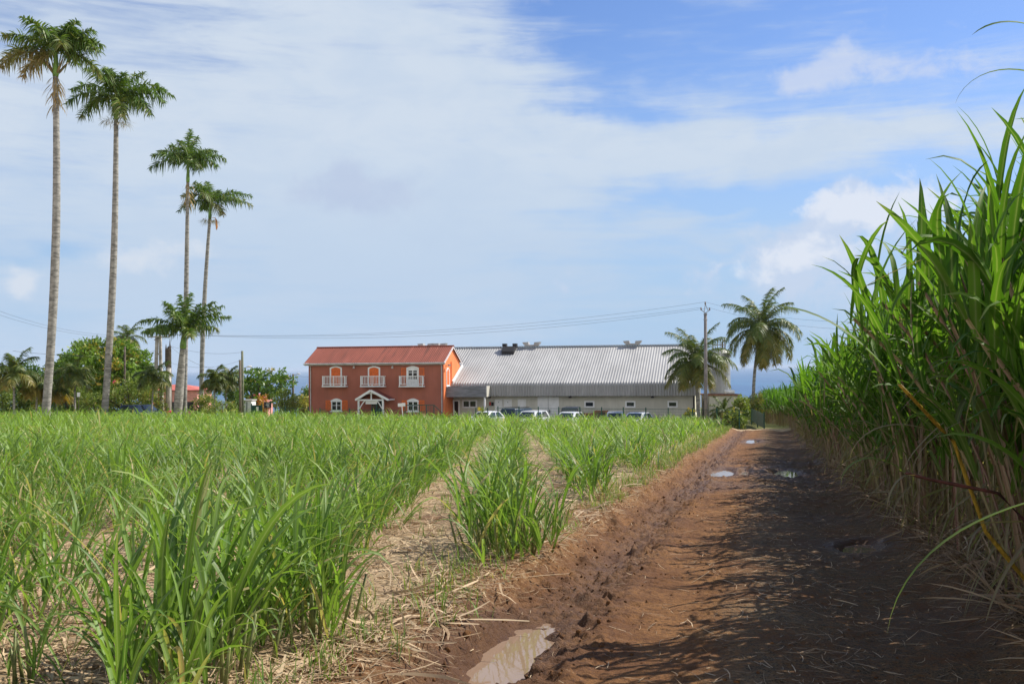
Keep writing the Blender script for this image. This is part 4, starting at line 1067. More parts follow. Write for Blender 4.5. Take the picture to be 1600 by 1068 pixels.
def red_house():
    t = thing('red_house', 'two storey terracotta house with red roof, balconies and orange shutters', 'house', tuple(HO), -TH)
    Lh, D = 13.25, 5.47
    ze, zr = 5.64, 7.0
    mb = MB(); mb.prism([(0, -.6), (D, -.6), (D, ze), (D / 2, zr - .07), (0, ze)], -Lh, -.05, 'x'); mb.build('wall', M['house_wall'], t)
    mb = MB(); mb.prism([(0, -.6), (D, -.6), (D, ze), (D / 2, zr - .07), (0, ze)], -.05, 0, 'x'); mb.build('gable_wall', M['gable'], t)
    # roof: two corrugated slopes with overhang
    mb = MB(); s = (zr - ze) / (D / 2); oh = .3
    n = 150; xs = np.linspace(-Lh - .35, .22, n + 1)
    vs = []; 
    for sgn in (0, 1):
        b = len(vs)
        for i, x in enumerate(xs):
            wv = .022 * (1 if i % 2 else -1)
            for (yy, zz) in ((-oh, ze - oh * s), (D / 2, zr)):
                y = yy if sgn == 0 else D - yy
                vs.append((x, y, zz + .075 + wv))
        fs = [(b + 2 * i, b + 2 * i + 2, b + 2 * i + 3, b + 2 * i + 1) for i in range(n)]
        mb.add(vs[b:], [tuple(q - b for q in f) for f in fs])
    ro = mb.build('roof', M['red_roof'], t)
    mb = MB(); mb.tube([(-Lh - .35, D / 2, zr + .08), (.22, D / 2, zr + .08)], .09, 8); mb.build('ridge_cap', M['red_roof'], ro)
    mb = MB(); mb.tube([(-Lh - .35, -oh - .06, ze - oh * s - .02), (.22, -oh - .06, ze - oh * s - .02)], .075, 8); mb.box(-Lh - .3, .2, -oh + .03, -oh + .06, ze - oh * s - .16, ze - oh * s + .03)
    for x in (-Lh + .22, -.18): mb.tube([(x, -oh - .06, ze - oh * s - .05), (x, -.07, ze - .45), (x, -.07, -.3)], .05, 8)
    mb.build('gutter', M['gutter'], t)
    mb = MB()
    for sg in (0, 1):
        a = (.16, -oh, ze - oh * s - .0) if sg == 0 else (.16, D + oh, ze - oh * s); b = (.16, D / 2, zr)
        mb.bar(a, b, .05, .17)
    mb.build('bargeboard', M['white'], t)
    # upper doors with balconies
    for k, (cx, open_) in enumerate(((525, 0), (584.6, 0), (645, 1))):
        x, z1 = wall(cx, 571.5, 0); _, zb = wall(cx, 602.5, 0)
        w = .6
        f = MB(); f.ring(arch(x - w, x + w, zb, z1, .16), inset(x - w, x + w, zb - .1, z1, .16, .13), -.07, .0); wn = f.build('window_frame', M['white'], t)
        if open_:
            g = MB(); g.prism(inset(x - w, x + w, zb - .1, z1, .16, .1), -.022, -.004); g.build('pane', M['glass'], wn)
            g = MB(); g.box(x - .05, x + .05, -.05, -.024, zb, z1 - .1); 
            for q in (-1, 1):
                g.box(x + q * .25 - .2, x + q * .25 + .2, -.045, -.024, zb, zb + .62); g.box(x + q * .25 - .2, x + q * .25 + .2, -.045, -.024, zb + 1.2, zb + 1.25)
                g.box(x + q * .45 - .045, x + q * .45 + .045, -.045, -.024, zb + .62, z1 - .25)
            g.prism(arch(x - w + .1, x + w - .1, z1 - .42, z1 - .09, .15), -.045, -.024)
            g.build('door_leaf', M['white'], wn)
            for q in (-1, 1):
                g = MB(); louvres(g, x + q * .84 - .27, x + q * .84 + .27, zb + .05, z1 - .18, -.01); g.build('shutter', M['shutter'], t)
        else:
            g = MB(); g.prism(inset(x - w, x + w, zb - .1, z1, .16, .1), -.03, -.004)
            for i in range(24): g.box(x - w + .16, x - .06, -.05, -.028, zb + .1 + i * .066, zb + .14 + i * .066); g.box(x + .06, x + w - .16, -.05, -.028, zb + .1 + i * .066, zb + .14 + i * .066)
            g.build('shutter', M['shutter'], wn)
        g = MB(); bw = 1.15; g.box(x - bw - .03, x + bw + .03, -.62, .0, zb - .1, zb)
        for q in (-1, 0, 1): g.box(x + q * (bw - .05) - .035, x + q * (bw - .05) + .035, -.60, -.53, zb, zb + .93)
        for zz in (.12, .86): g.box(x - bw, x + bw, -.595, -.535, zb + zz, zb + zz + .06)
        for q in (-1, 1):
            for zz in (.12, .86): g.box(x + q * (bw - .05) - .025, x + q * (bw - .05) + .025, -.53, -.0, zb + zz, zb + zz + .055)
        nb = 15
        for i in range(nb):
            xx = x - bw + .1 + (2 * bw - .2) * i / (nb - 1); g.box(xx - .017, xx + .017, -.585, -.55, zb + .17, zb + .87)
        for q in (-1, 1):
            for i in range(3): g.box(x + q * (bw - .05) - .017, x + q * (bw - .05) + .017, -.45 + i * .14, -.42 + i * .14, zb + .17, zb + .87)
        # diagonal cross in each half
        g.build('balcony', M['white'], t)
    # ground floor windows with open shutters
    for cx in (526, 645.5):
        x, z1 = wall(cx, 622.5, 0); zb = z1 - 1.15; w = .52
        f = MB(); f.ring(arch(x - w, x + w, zb, z1, .18), inset(x - w, x + w, zb, z1 - .06, .16, .09), -.07, 0.); f.box(x - w - .12, x + w + .12, -.13, -.072, zb - .09, zb - .002)
        f.prism(arch(x - w - .05, x + w + .05, z1 - .3, z1 + .03, .2), -.095, -.073); wn = f.build('window_frame', M['white'], t)
        g = MB(); g.prism(inset(x - w, x + w, zb, z1 - .06, .16, .09), -.022, -.004); g.build('pane', M['glass'], wn)
        g = MB(); g.box(x - .045, x + .045, -.05, -.024, zb + .09, z1 - .3); g.box(x - w + .09, x + w - .09, -.045, -.0235, zb + .5, zb + .54); g.build('glazing_bar', M['white'], wn)
        for q in (-1, 1):
            g = MB(); louvres(g, x + q * .82 - .27, x + q * .82 + .27, zb + .05, z1 - .15, -.01, 10); g.build('shutter', M['shutter'], t)
    # wall lamps under the eaves
    for cx in (554, 614):
        x, z = wall(cx, 572.5, 0); g = MB(); g.box(x - .05, x + .05, -.2, 0., z, z + .06); g.tube([(x, -.2, z + .05), (x, -.22, z - .16)], [.05, .12], 8); g.build('wall_lamp', M['gutter'], t)
    # gable: arched shuttered window, downpipe, floodlight
    y0, z0, z1 = 1.25, 3.35, 5.05; RZ = Matrix(((0, -1, 0, .0), (1, 0, 0, 0), (0, 0, 1, 0), (0, 0, 0, 1)))
    f = MB(); f.ring(arch(y0 - .5, y0 + .5, z0, z1, .3), inset(y0 - .5, y0 + .5, z0, z1, .3, .1), -.06, 0.); f.box(y0 - .6, y0 + .6, -.12, -.062, z0 - .08, z0 - .002); wn = f.build('window_frame', M['white'], t, M=RZ)
    g = MB(); g.prism(inset(y0 - .5, y0 + .5, z0, z1, .3, .1), -.03, -.004); g.build('shutter', M['shutter'], wn, M=RZ)
    g = MB(); g.box(0.0, .09, 2.3, 2.42, 3.3, 5.6); g.build('vent_pipe', M['gable'], t)
    g = MB(); g.tube([(.0, .55, 5.2), (.35, .5, 5.3)], .025, 6); g.box(.3, .46, .36, .64, 5.2, 5.34); g.build('floodlight', M['steel'], t)
    # entrance porch
    xa, zap = wall(579.5, 609.0, -1.6); xl, zel = wall(556, 623.5, -1.6); xr, _ = wall(607, 623.5, -1.6)
    po = bpy.data.objects.new('porch', None); po.parent = t; col.objects.link(po)
    mb = MB(); yf = -1.65
    for (xe) in (xl, xr):
        dx = xe - xa
        mb.add([(xa, yf, zap), (xe, yf, zel), (xe, 0, zel), (xa, 0, zap), (xa, yf, zap - .09), (xe, yf, zel - .09), (xe, 0, zel - .09), (xa, 0, zap - .09)], [(0, 1, 2, 3), (4, 7, 6, 5), (0, 4, 5, 1), (1, 5, 6, 2), (2, 6, 7, 3), (3, 7, 4, 0)])
    mb.build('porch_roof', M['red_roof'], po)
    mb = MB()
    for xe in (xl, xr): mb.bar((xa, yf - .03, zap - .05), (xe, yf - .03, zel - .05), .05, .2); mb.tube([(xe, yf - .05, zel - .06), (xe, 0, zel - .06)], .06, 8)
    mb.build('bargeboard', M['white'], po)
    pl, _ = wall(560.5, 630, -1.5); pr, _ = wall(598.5, 630, -1.5)
    for q in (pl, pr): mb = MB(); mb.box(q - .075, q + .075, -1.58, -1.43, -.4, zel + .02); mb.build('post', M['white'], po)
    mb = MB(); mb.box(pl, pr, -1.57, -1.45, zel - .14, zel - .0); mb.box(xa - .05, xa + .05, -1.56, -1.46, zel, zap - .12)
    for q, sg in ((pl, 1), (pr, -1)):
        for i in range(6):
            a, b = i / 6, (i + 1) / 6; f_ = lambda s: (q + sg * (.08 + s * .75), -1.5, zel - .85 + .8 * math.sin(s * math.pi / 2))
            mb.bar(f_(a), f_(b), .07, .08)
        for i in range(5):
            a, b = i / 5, (i + 1) / 5; f_ = lambda s: (q + (xa - q) * s, -1.5, zel + .02 + (zap - zel - .3) * math.sin(s * math.pi / 2))
            mb.bar(f_(a), f_(b), .06, .09)
    mb.build('timber_bracing', M['white'], po)
    mb = MB(); mb.box(xa - .58, xa + .52, -1.44, -1.40, zel - .44, zel - .12); mb.build('sign_board', M['sign_white'], po)
    mb = MB(); mb.box(xa - .55, xa + .55, -.06, 0., -.3, 2.15); d = mb.build('entrance_door', M['teal'], t)
    mb = MB()
    for q in (-.3, .24): mb.box(xa + q - .2, xa + q + .2, -.075, -.062, .2, 2.0)
    mb.build('pane', M['glass'], d)
    return t
red_house()

def corrugated(name, prof, x0, x1, pitch, amp, m, parent):
    """sweeps a (y,z) profile along x with trapezoid ribs normal to the profile"""
    n = int(round((x1 - x0) / pitch)); xs = []; hs = []
    for i in range(n):
        b = x0 + i * pitch
        for q, h in ((0, 0), (.42, 0), (.55, 1), (.87, 1)): xs.append(b + q * pitch); hs.append(h)
    xs.append(x1); hs.append(0)
    xs = np.array(xs); hs = np.array(hs) * amp
    pr = np.array(prof); tg = np.gradient(pr, axis=0); tg = unit(tg); nr = np.stack([-tg[:, 1], tg[:, 0]], -1)
    nr = np.where((nr[:, 1:2] < -.2) | ((np.abs(nr[:, 1:2]) <= .2) & (nr[:, 0:1] > 0)), -nr, nr)
    V = np.zeros((len(pr), len(xs), 3))
    V[:, :, 0] = xs[None]; V[:, :, 1] = pr[:, 0:1] + nr[:, 0:1] * hs[None]; V[:, :, 2] = pr[:, 1:2] + nr[:, 1:2] * hs[None]
    I = np.arange(len(pr) * len(xs)).reshape(len(pr), len(xs))
    F = np.stack([I[:-1, :-1], I[:-1, 1:], I[1:, 1:], I[1:, :-1]], -1).reshape(-1, 4)
    return np_mesh(name, V.reshape(-1, 3), F, m, parent, smooth=False)

def warehouse():
    t = thing('warehouse', 'long grey roofed warehouse with ribbed fascia and beige wall behind the cars', 'warehouse', tuple(HO), -TH)
    XR = 22.6; YF, YW, YR, YB = 2.2, 2.95, 10.2, 18.2
    ze = wall(900, 598.5, YF)[1]; zf = wall(900, 618.3, YF)[1]; zr = wall(900, 541.0, YR)[1]
    # walls: front, right gable, back
    mb = MB(); mb.prism([(YW, -.7), (YB, -.7), (YB, ze - .2), (YR, zr - .25), (YW, ze - .2)], .05, XR - .15, 'x'); mb.build('wall', M['ware_wall'], t)
    ylo = 5.55
    mb = MB(); mb.prism([(5.6, -.7), (YB, -.7), (YB, ze - .2), (YR, zr - .25), (5.6, zr - .25 - (YR - 5.6) * (zr - ze) / (YR - YF))], -9.0, .03, 'x'); mb.build('rear_wing_wall', M['ware_wall'], t)
    sl = (zr - ze) / (YR - YF)
    corrugated('roof', [(YR, zr), (YR - 2.7, zr - 2.7 * sl), (YF + 2.7, ze + 2.7 * sl), (YF + .34, ze + .34 * sl)], .04, XR, .25, .03, M['grey_roof'], t)
    curve = [(YF + .34, ze + .34 * sl)] + [(YF + .34 - .34 * math.sin(R(a)), ze + .34 * sl - .36 * (1 - math.cos(R(a)))) for a in (35, 60, 80, 90)]
    corrugated('eave_curve', curve, .04, XR, .25, .05, M['grey_roof'], t)
    corrugated('fascia', [(YF, curve[-1][1]), (YF, zf)], 3.55, XR, .25, .085, M['grey_fascia'], t)
    corrugated('rear_roof', [(YR + .05, zr), (YB + .5, ze - .1)], .04, XR, .25, .04, M['grey_roof'], t)
    corrugated('wing_roof', [(YR, zr), (5.95, zr - (YR - 5.95) * sl)], -9, .04, .25, .05, M['grey_roof'], t)
    mb = MB(); mb.box(-9, XR, YR - .22, YR + .22, zr + .045, zr + .1); mb.build('ridge_cap', M['grey_fascia'], t)
    mb = MB(); a = Vector((.14, YF + .25, ze + .25 * sl + .1)); b = Vector((.14, 5.9, ze + (5.9 - YF) * sl + .1)); mb.bar(a, b, .16, .16); mb.build('wall_flashing', M['white'], t)
    mb = MB(); mb.box(.1, XR - .05, YF + .06, YW, zf + .02, zf + .06); mb.build('soffit', M['dark'], t)
    for (s0, s1) in ((YF + .35, YR), ):
        mb = MB(); mb.bar((XR + .05, YF, ze), (XR + .05, YR, zr + .04), .06, .3); mb.bar((XR + .05, YR, zr + .04), (XR + .05, YB + .4, ze), .06, .3); mb.box(XR - .05, XR + .02, YF + .0, YW + .0, zf, ze); mb.build('verge_trim', M['grey_fascia'], t)
    # canopy over the entrance, in front of the fascia
    cx0, cz1 = wall(695.5, 603.2, .75); cx1, cz0 = wall(759.5, 619.8, .75)
    mb = MB(); mb.box(cx0, cx1, .75, .9, cz0, cz1); 
    for i in range(1, 6): mb.box(cx0, cx1, .735, .7485, cz0 + (cz1 - cz0) * i / 6 - .012, cz0 + (cz1 - cz0) * i / 6 + .012)
    for i in range(1, 5): mb.box(cx0 + (cx1 - cx0) * i / 5 - .012, cx0 + (cx1 - cx0) * i / 5 + .012, .73, .7345, cz0, cz1)
    cp = mb.build('canopy_fascia', M['canopy'], t)
    mb = MB(); mb.box(cx1 - .12, cx1 + .03, .905, YF + .1, cz0, cz1); mb.build('canopy_end', M['ware_wall'], cp)
    mb = MB(); mb.box(.1, cx1 - .13, .905, YW - .01, cz0 + .05, cz0 + .12); mb.build('canopy_ceiling', M['dark'], cp)
    mb = MB(); mb.box(.1, cx1 - .13, YF + .2, YF + .25, cz0 + .13, ze - .05); mb.build('gap_shade', M['dark'], t)  # dark sheet standing in for the shade in the open gap above the canopy
    mb = MB()
    for i in range(6): x = .5 + i * (cx1 - .7) / 5; mb.box(x - .05, x + .05, YF + .05, YF + .15, cz1 - .2, ze + .05)
    mb.build('clerestory_post', M['white'], t)
    x, z = wall(757.5, 632, 1.0); mb = MB(); mb.box(x - .07, x + .07, .93, 1.07, -.5, cz0); mb.build('post', M['white'], t)
    # openings on the front wall
    y = YW
    def opening(px0, px1, py0, py1, name, m, frame=True, zb=None, pane=None, bars=0):
        x0, z1 = wall(px0, py0, y); x1, z0 = wall(px1, py1, y)
        if zb is not None: z0 = zb
        if frame:
            f = MB(); f.ring([(x0, z0), (x1, z0), (x1, z1), (x0, z1)], [(x0 + .13, z0 + .13), (x1 - .13, z0 + .13), (x1 - .13, z1 - .13), (x0 + .13, z1 - .13)], y - .07, y)
            for i in range(bars): xx = x0 + (x1 - x0) * (i + 1) / (bars + 1); f.box(xx - .06, xx + .06, y - .06, y - .005, z0 + .13, z1 - .13)
            o = f.build(name, m, t); g = MB(); g.box(x0 + .13, x1 - .13, y - .02, y - .004, z0 + .13, z1 - .13); g.build('pane', M['glass'], o); return o
        g = MB(); g.box(x0, x1, y - .05, y - .003, z0, z1); return g.build(name, m, t, bevel=.006), x0, x1, z0, z1
    opening(708, 718.5, 624.5, 650, 'glass_door', M['white'], True, -.2)
    opening(722.5, 745.5, 624.5, 637, 'window_frame', M['white'], True, None, None, 1)
    for a, b in ((913, 929), (977, 993), (1043, 1059)): opening(a, b, 626, 636.5, 'window_frame', M['white'])
    for a, b in ((773, 785.5), (787, 800)):
        o, x0, x1, z0, z1 = opening(a, b, 623.5, 650, 'door', M['ware_door'], False, -.2)
        h = MB(); h.box(x0 + .1, x0 + .2, y - .1, y - .052, .85, 1.0); h.build('handle', M['dark'], o)
        h = MB(); h.box((x0 + x1) / 2 - .05, (x0 + x1) / 2 + .05, y - .06, y - .052, 1.75, 1.85); h.build('plate', M['steel'], o)
    opening(809, 822, 623.5, 640, 'door', M['ware_door'], False, -.2)
    o, x0, x1, z0, z1 = opening(840, 873.5, 619, 650, 'sliding_door', M['ware_door'], False, -.3)
    h = MB(); h.box((x0 + x1) / 2 - .012, (x0 + x1) / 2 + .012, y - .055, y - .051, z0, z1); h.box((x0 + x1) / 2 + .1, (x0 + x1) / 2 + .2, y - .1, y - .055, .8, 1.1); h.build('handle', M['dark'], o)
    x0, z1 = wall(766, 628, y); x1, z0 = wall(771.5, 633.5, y)
    h = MB(); h.box(x0 + .12, x1, y - .12, y - .003, z0, z1); h.build('meter_box', M['dark'], t)
    h = MB(); h.tube([(x0, y - .1, z0 + .02), (x0, y - .1, z0 + .12), (x0, y - .1, z0 + .32), (x0, y - .1, z0 + .38)], [.05, .07, .07, .02], 8); h.build('fire_extinguisher', M['red_lamp'], t)
    for cx in (765, 891, 1019.5):
        x, z = wall(cx, 619.5, y - .3); h = MB(); h.box(x - .03, x + .03, y - .35, y, z + .02, z + .07); h.box(x - .13, x + .13, y - .5, y - .3, z - .1, z + .05); h.build('wall_lamp', M['dark'], t)
    h = MB(); h.tube([(XR - .25, YW - .08, zf), (XR - .25, YW - .08, -.4)], .055, 8); h.build('downpipe', M['dark'], t)
    # lit gable end: window
    h = MB(); h.box(XR - .145, XR - .12, 5.0, 5.8, .8, 2.0); h.build('side_window', M['glass'], t)
    h = MB(); h.box(XR - .149, XR - .125, YW + .005, YB - .1, -.6, ze - .25); h.build('side_cladding', M['cream'], t)
    # ridge ventilators
    def vent(px, pw, low, zy):
        x, _ = wall(px, 541, YR); 
        h = MB(); zb = zr - (.55 if low else .1); yb = YR - (1.25 if low else .0)
        if low:
            h.prism([(yb - .5, zb - .22), (yb + 1.0, zb - .2), (yb + 1.0, zb + .62), (yb + .1, zb + .62), (yb - .5, zb + .12)], x - pw / 2, x + pw / 2, 'x')
            for q in (-1, 1): h.box(x + q * pw * .42 - .2, x + q * pw * .42 + .2, yb + .3, yb + .9, zb + .622, zb + .9)
        else:
            h.box(x - pw / 2, x + pw / 2, YR - .4, YR + .4, zr + .102, zr + .22)
            for q in (-1, 1):
                h.prism([(x + q * pw * .38 - .26, zr + .222), (x + q * pw * .38 + .26, zr + .222), (x + q * (pw * .38 + .1) + .3, zr + .5), (x + q * (pw * .38 + .1) - .3, zr + .46)], YR - .35, YR + .35)
        h.build('roof_vent', M['dark'] if low else M['grey_fascia'], t)
    vent(799, 1.25, True, 0); vent(831, 1.35, False, 0); vent(988.5, 1.35, False, 0); vent(666, 1.2, False, 0); vent(688, .8, False, 0)
    return t
warehouse()

def small_buildings():
    # flat annex with a water tank beside the silo
    a = P(1108, 618, 96); b = P(1157, 618, 96); g = gz(a.x, 96)
    t = thing('annex', 'small flat roofed beige annex with white tank at the foot of the silo', 'building', (a.x, 96, g))
    h = a.z - g; w = b.x - a.x
    mb = MB(); mb.box(0, w, 0, 4, -.4, h); mb.build('wall', M['ware_wall'], t)
    mb = MB(); mb.box(-.12, w + .12, -.15, 4.1, h + .002, h + .12); mb.build('roof_slab', M['crate'], t)
    mb = MB(); x = w - .95; mb.tube([(x - .5, .5, h + .34), (x - .45, .5, h + .34), (x + .45, .5, h + .34), (x + .5, .5, h + .34)], [.1, .22, .22, .1], 12); mb.build('tank', M['white'], t, True)
    # silo
    c = P(1124, 600, 103); g = gz(c.x, 103); top = P(1124, 546, 103).z - g
    t = thing('silo', 'tall grey cylindrical metal silo behind the coconut palm', 'silo', (c.x, 103, g))
    r = 17 / FPX * 103
    mb = MB(); mb.tube([(0, 0, -.3), (0, 0, top - .35), (0, 0, top), (0, 0, top + .02)], [r, r, r * .62, .1], 40); mb.build('shell', M['silo'], t)
    mb = MB()
    for k in range(1, 6): z = top * k / 6; mb.tube([(0, 0, z - .03), (0, 0, z + .03)], r + .025, 40)
    mb.build('hoop', M['silo'], t)
    mb = MB(); 
    for q in range(8):
        an = q * math.pi / 4; x, y = math.cos(an) * r * .6, math.sin(an) * r * .6; mb.box(x - .03, x + .03, y - .03, y + .03, top - .05, top + 1.05)
        an2 = an + math.pi / 4; x2, y2 = math.cos(an2) * r * .6, math.sin(an2) * r * .6
        for z in (.5, 1.02): mb.bar((x, y, top + z), (x2, y2, top + z), .05)
    mb.build('railing', M['rust'], t)
    mb = MB(); mb.tube([(.3, -.3, top - .1), (.3, -.3, top + .75), (.6, -.3, top + 1.0)], .1, 8); mb.build('vent_pipe', M['rust'], t)
    # low pink house with red roof behind the palms
    a = P(222, 602, 122); b = P(308, 602, 122); g = gz(a.x, 122); w = b.x - a.x
    t = thing('pink_house', 'low pink house with red sheet roof behind the palms', 'house', (a.x, 122, g)); h = P(270, 618, 122).z - g; hr = P(270, 601, 122).z - g; he = P(300, 609, 122).z - g
    mb = MB(); mb.box(0, w, 0, 6, -.4, h + .6); mb.build('wall', M['pinkwall'], t)
    mb = MB(); mb.add([(-.4, -.4, he), (w + .5, -.4, he), (w + .5, 6.4, he), (-.4, 6.4, he), (1.5, 3, hr), (w - 2.5, 3, hr)], [(0, 1, 5, 4), (1, 2, 5), (2, 3, 4, 5), (3, 0, 4)]); mb.build('roof', M['pinkroof'], t)
    mb = MB(); mb.box(3.2, 4.1, -.06, 0., -.2, 2.0); mb.build('door', M['dark'], t)
    for x in (1.0, 5.4): mb = MB(); mb.box(x, x + .9, -.04, 0., .9, 2.0); mb.build('window', M['glass'], t)
    # second pink house far behind the almond tree
    a = P(384, 617, 130); b = P(412, 617, 130); g = gz(a.x, 130); w = b.x - a.x; hr = P(398, 615, 130).z - g; he = P(398, 621, 130).z - g
    t = thing('pink_house', 'partly hidden pink house under the spreading dark tree', 'house', (a.x, 130, g))
    mb = MB(); mb.box(0, w, 0, 5, -.4, he - .03); mb.build('wall', M['pinkwall'], t)
    mb = MB(); mb.prism([(-.3, he), (w + .3, he), (w / 2, hr)], -.3, 5.3); mb.build('roof', M['pinkroof'], t)
    # white shed beside the wooden poles
    a = P(378, 626, 89); g = gz(a.x, 89); w = P(392.5, 626, 89).x - a.x; h = a.z - g
    t = thing('white_shed', 'small white shed beside the wooden poles', 'shed', (a.x, 89, g))
    mb = MB(); mb.box(0, w, 0, 1.6, -.3, h); mb.build('wall', M['white'], t)
    mb = MB(); mb.box(-.08, w + .08, -.1, 1.7, h + .003, h + .09); mb.build('roof', M['gutter'], t)
    mb = MB(); mb.box(w * .5, w * .5 + .06, -.02, 0., -.1, h - .1); mb.build('door_gap', M['green_metal'], t)
    # sail far out
    c = P(479.5, 604, 3600); t = thing('sailboat', 'tiny white sailboat far out on the sea left of the house', 'boat', (c.x, 3600, -60))
    mb = MB(); mb.prism([(-5, .2), (5, .2), (6.5, 2), (-6, 2)], -1.5, 1.5); mb.build('hull', M['white'], t)
    mb = MB(); mb.prism([(-4.5, 3), (1, 3), (1.4, 17)], -.1, .1); mb.build('sail', M['white'], t)
    mb = MB(); mb.cyl((1.3, .4, 2), .15, 16); mb.build('mast', M['steel'], t)
small_buildings()

# ------------------------------------------------------------------ poles, wires
def pole(px, ptop, Y, label, m, r0=.13, r1=.09, name='utility_pole', lean=0.0):
    b = P(px, 640, Y); g = gz(b.x, Y); top = P(px + lean, ptop, Y)
    t = thing(name, label, 'pole', (b.x, Y, g - .05), group='utility poles around the field')
    mb = MB(); mb.tube([(0, 0, 0), ((top.x - b.x) * .5, 0, (top.z - g) * .5), (top.x - b.x, 0, top.z - g + .05)], [r0, (r0 + r1) / 2, r1], 12); mb.build('shaft', m, t, True)
    return t, Vector((top.x - b.x, 0, top.z - g + .05)), b.x, g
def insulators(t, pts, base, mname='insulator'):
    for q in pts:
        mb = MB(); mb.tube([q, (q[0], q[1], q[2] + .05), (q[0], q[1], q[2] + .1), (q[0], q[1], q[2] + .17), (q[0], q[1], q[2] + .22)], [.05, .075, .05, .07, .03], 10); mb.build('insulator', M['insul'], t, True)
# right concrete pole with a triangular head
t, top, bx, bg_ = pole(1102.5, 489, 80, 'round concrete pole with forked steel head in front of the warehouse end', M['conc_grey'], .16, .12, lean=-.3)
mb = MB()
for z in (.12, .55): mb.tube([top - Vector((0, 0, z)), top - Vector((0, 0, z - .06))], .165, 12)
mb.build('collar', M['steel'], t)
mb = MB(); mb.bar(top, top + Vector((-.32, 0, .25)), .05); mb.bar(top, top + Vector((.32, 0, .22)), .05); mb.bar(top + Vector((-.1, 0, .12)), top + Vector((0, 0, .72)), .045); mb.bar(top + Vector((.22, 0, .2)), top + Vector((0, 0, .72)), .045); mb.build('bracket', M['steel'], t)
insulators(t, [tuple(top + Vector((-.34, 0, .25))), tuple(top + Vector((.34, 0, .22))), tuple(top + Vector((0, 0, .7)))], top)
RP = Vector((bx, 80, bg_ - .05)) + top
# double concrete pole
b = P(247.5, 640, 82); g = gz(b.x, 82); tz = P(247, 524, 82).z - g
t = thing('utility_pole', 'pale double leg concrete pole with cross arm and insulators', 'pole', (b.x, 82, g), group='utility poles around the field')
for q in (-1, 1): mb = MB(); mb.add([(q * .30 - .15, -.14, -.2), (q * .30 + .15, -.14, -.2), (q * .30 + .15, .14, -.2), (q * .30 - .15, .14, -.2), (q * .13 - .105, -.1, tz), (q * .13 + .105, -.1, tz), (q * .13 + .105, .1, tz), (q * .13 - .105, .1, tz)], [(0, 1, 2, 3), (4, 5, 6, 7), (0, 1, 5, 4), (1, 2, 6, 5), (2, 3, 7, 6), (3, 0, 4, 7)]); mb.build('leg', M['concrete'], t, bevel=.015)
mb = MB()
for k in range(7): z = tz * (k + .5) / 7; w = .30 - .17 * z / tz; mb.box(-w, w, -.07, .07, z - .06, z + .06)
mb.build('rung', M['concrete'], t)
mb = MB(); mb.bar((-.85, -.17, tz - .1), (1.0, -.17, tz - .15), .09); mb.bar((-.3, -.17, tz - .4), (.0, -.17, tz - .05), .05); mb.build('cross_arm', M['concrete'], t)
insulators(t, [(-.8, -.17, tz - .03), (-.55, -.17, tz - .04), (.6, -.17, tz - .08), (.95, -.17, tz - .09)], None)
LP = [Vector((b.x, 81.8, g)) + Vector(q) for q in ((-.8, 0, tz + .15), (.6, 0, tz + .1), (.95, 0, tz + .1))]
# dead broken palm trunk
b = P(263, 640, 80); g = gz(b.x, 80)
t = thing('dead_palm_trunk', 'broken dead palm trunk, pale below and dark splintered at the top', 'tree trunk', (b.x, 80, g - .05))
z1 = P(263, 572, 80).z - g; z2 = P(263, 541, 80).z - g
mb = MB(); mb.tube([(0, 0, 0), (.02, 0, z1 * .5), (.0, 0, z1)], [.24, .22, .21], 12); mb.build('trunk', M['concrete'], t, True)
mb = MB(); mb.tube([(0, 0, z1 - .1), (.03, 0, z2 - .5), (.05, 0, z2)], [.215, .20, .13], 10)
for dx, dz in ((-.17, .25), (-.1, -.1), (.12, .75), (.16, .2), (0, .1)): mb.tube([(dx, -.03, z1), (dx * 1.05, -.03, z2 - .2), (dx * 1.1, -.02, z2 + dz)], [.09, .08, .01], 6)
mb.build('splintered_top', M['bark_dark'], t)
t, top, bx, bg_ = pole(267, 541, 83, 'dark thin wooden pole right behind the broken palm trunk', M['bark_dark'], .13, .1, lean=-1.5); A1 = Vector((bx, 83, bg_)) + top
t, top, bx, bg_ = pole(375.5, 562, 86, 'shorter of the two wooden poles beside the white shed', M['wood_pole'], .12, .1, lean=-.4); A2 = Vector((bx, 86, bg_)) + top
t, top, bx, bg_ = pole(379.3, 548, 87, 'taller of the two wooden poles, with a street lamp arm', M['green_pole'], .14, .1, lean=-.8); A3 = Vector((bx, 87, bg_)) + top
z = P(380, 575, 87).z - bg_
mb = MB(); mb.tube([(0, 0, z), (.3, 0, z + .12), (.38, 0, z + .17)], .025, 6); mb.build('lamp_arm', M['steel'], t)
mb = MB(); mb.tube([(.36, 0, z + .16), (.5, 0, z + .2), (.75, 0, z + .2), (.8, 0, z + .19)], [.03, .08, .07, .03], 8); mb.build('lamp_head', M['sign_white'], t, True)
t, top, bx, bg_ = pole(357, 577, 102, 'pole stub showing above the small palms', M['wood_pole'], .13, .1); A4 = Vector((bx, 102, bg_)) + top
t, top, bx, bg_ = pole(195, 541, 84, 'dark pole standing in front of the mango tree', M['bark_dark'], .1, .08); A5 = Vector((bx, 84, bg_)) + top
t, top, bx, bg_ = pole(439.5, 592, 100, 'thin pale pole in front of the spreading tree right side', M['green_pole'], .09, .07); A6 = Vector((bx, 100, bg_)) + top
t, top, bx, bg_ = pole(458, 584, 103, 'dark pole with a street lamp against the sea left of the house', M['wood_pole'], .13, .1); A7 = Vector((bx, 103, bg_)) + top
mb = MB(); mb.tube([top - Vector((0, 0, .12)), top + Vector((.4, 0, .0))], .02, 6); mb.build('lamp_arm', M['steel'], t)
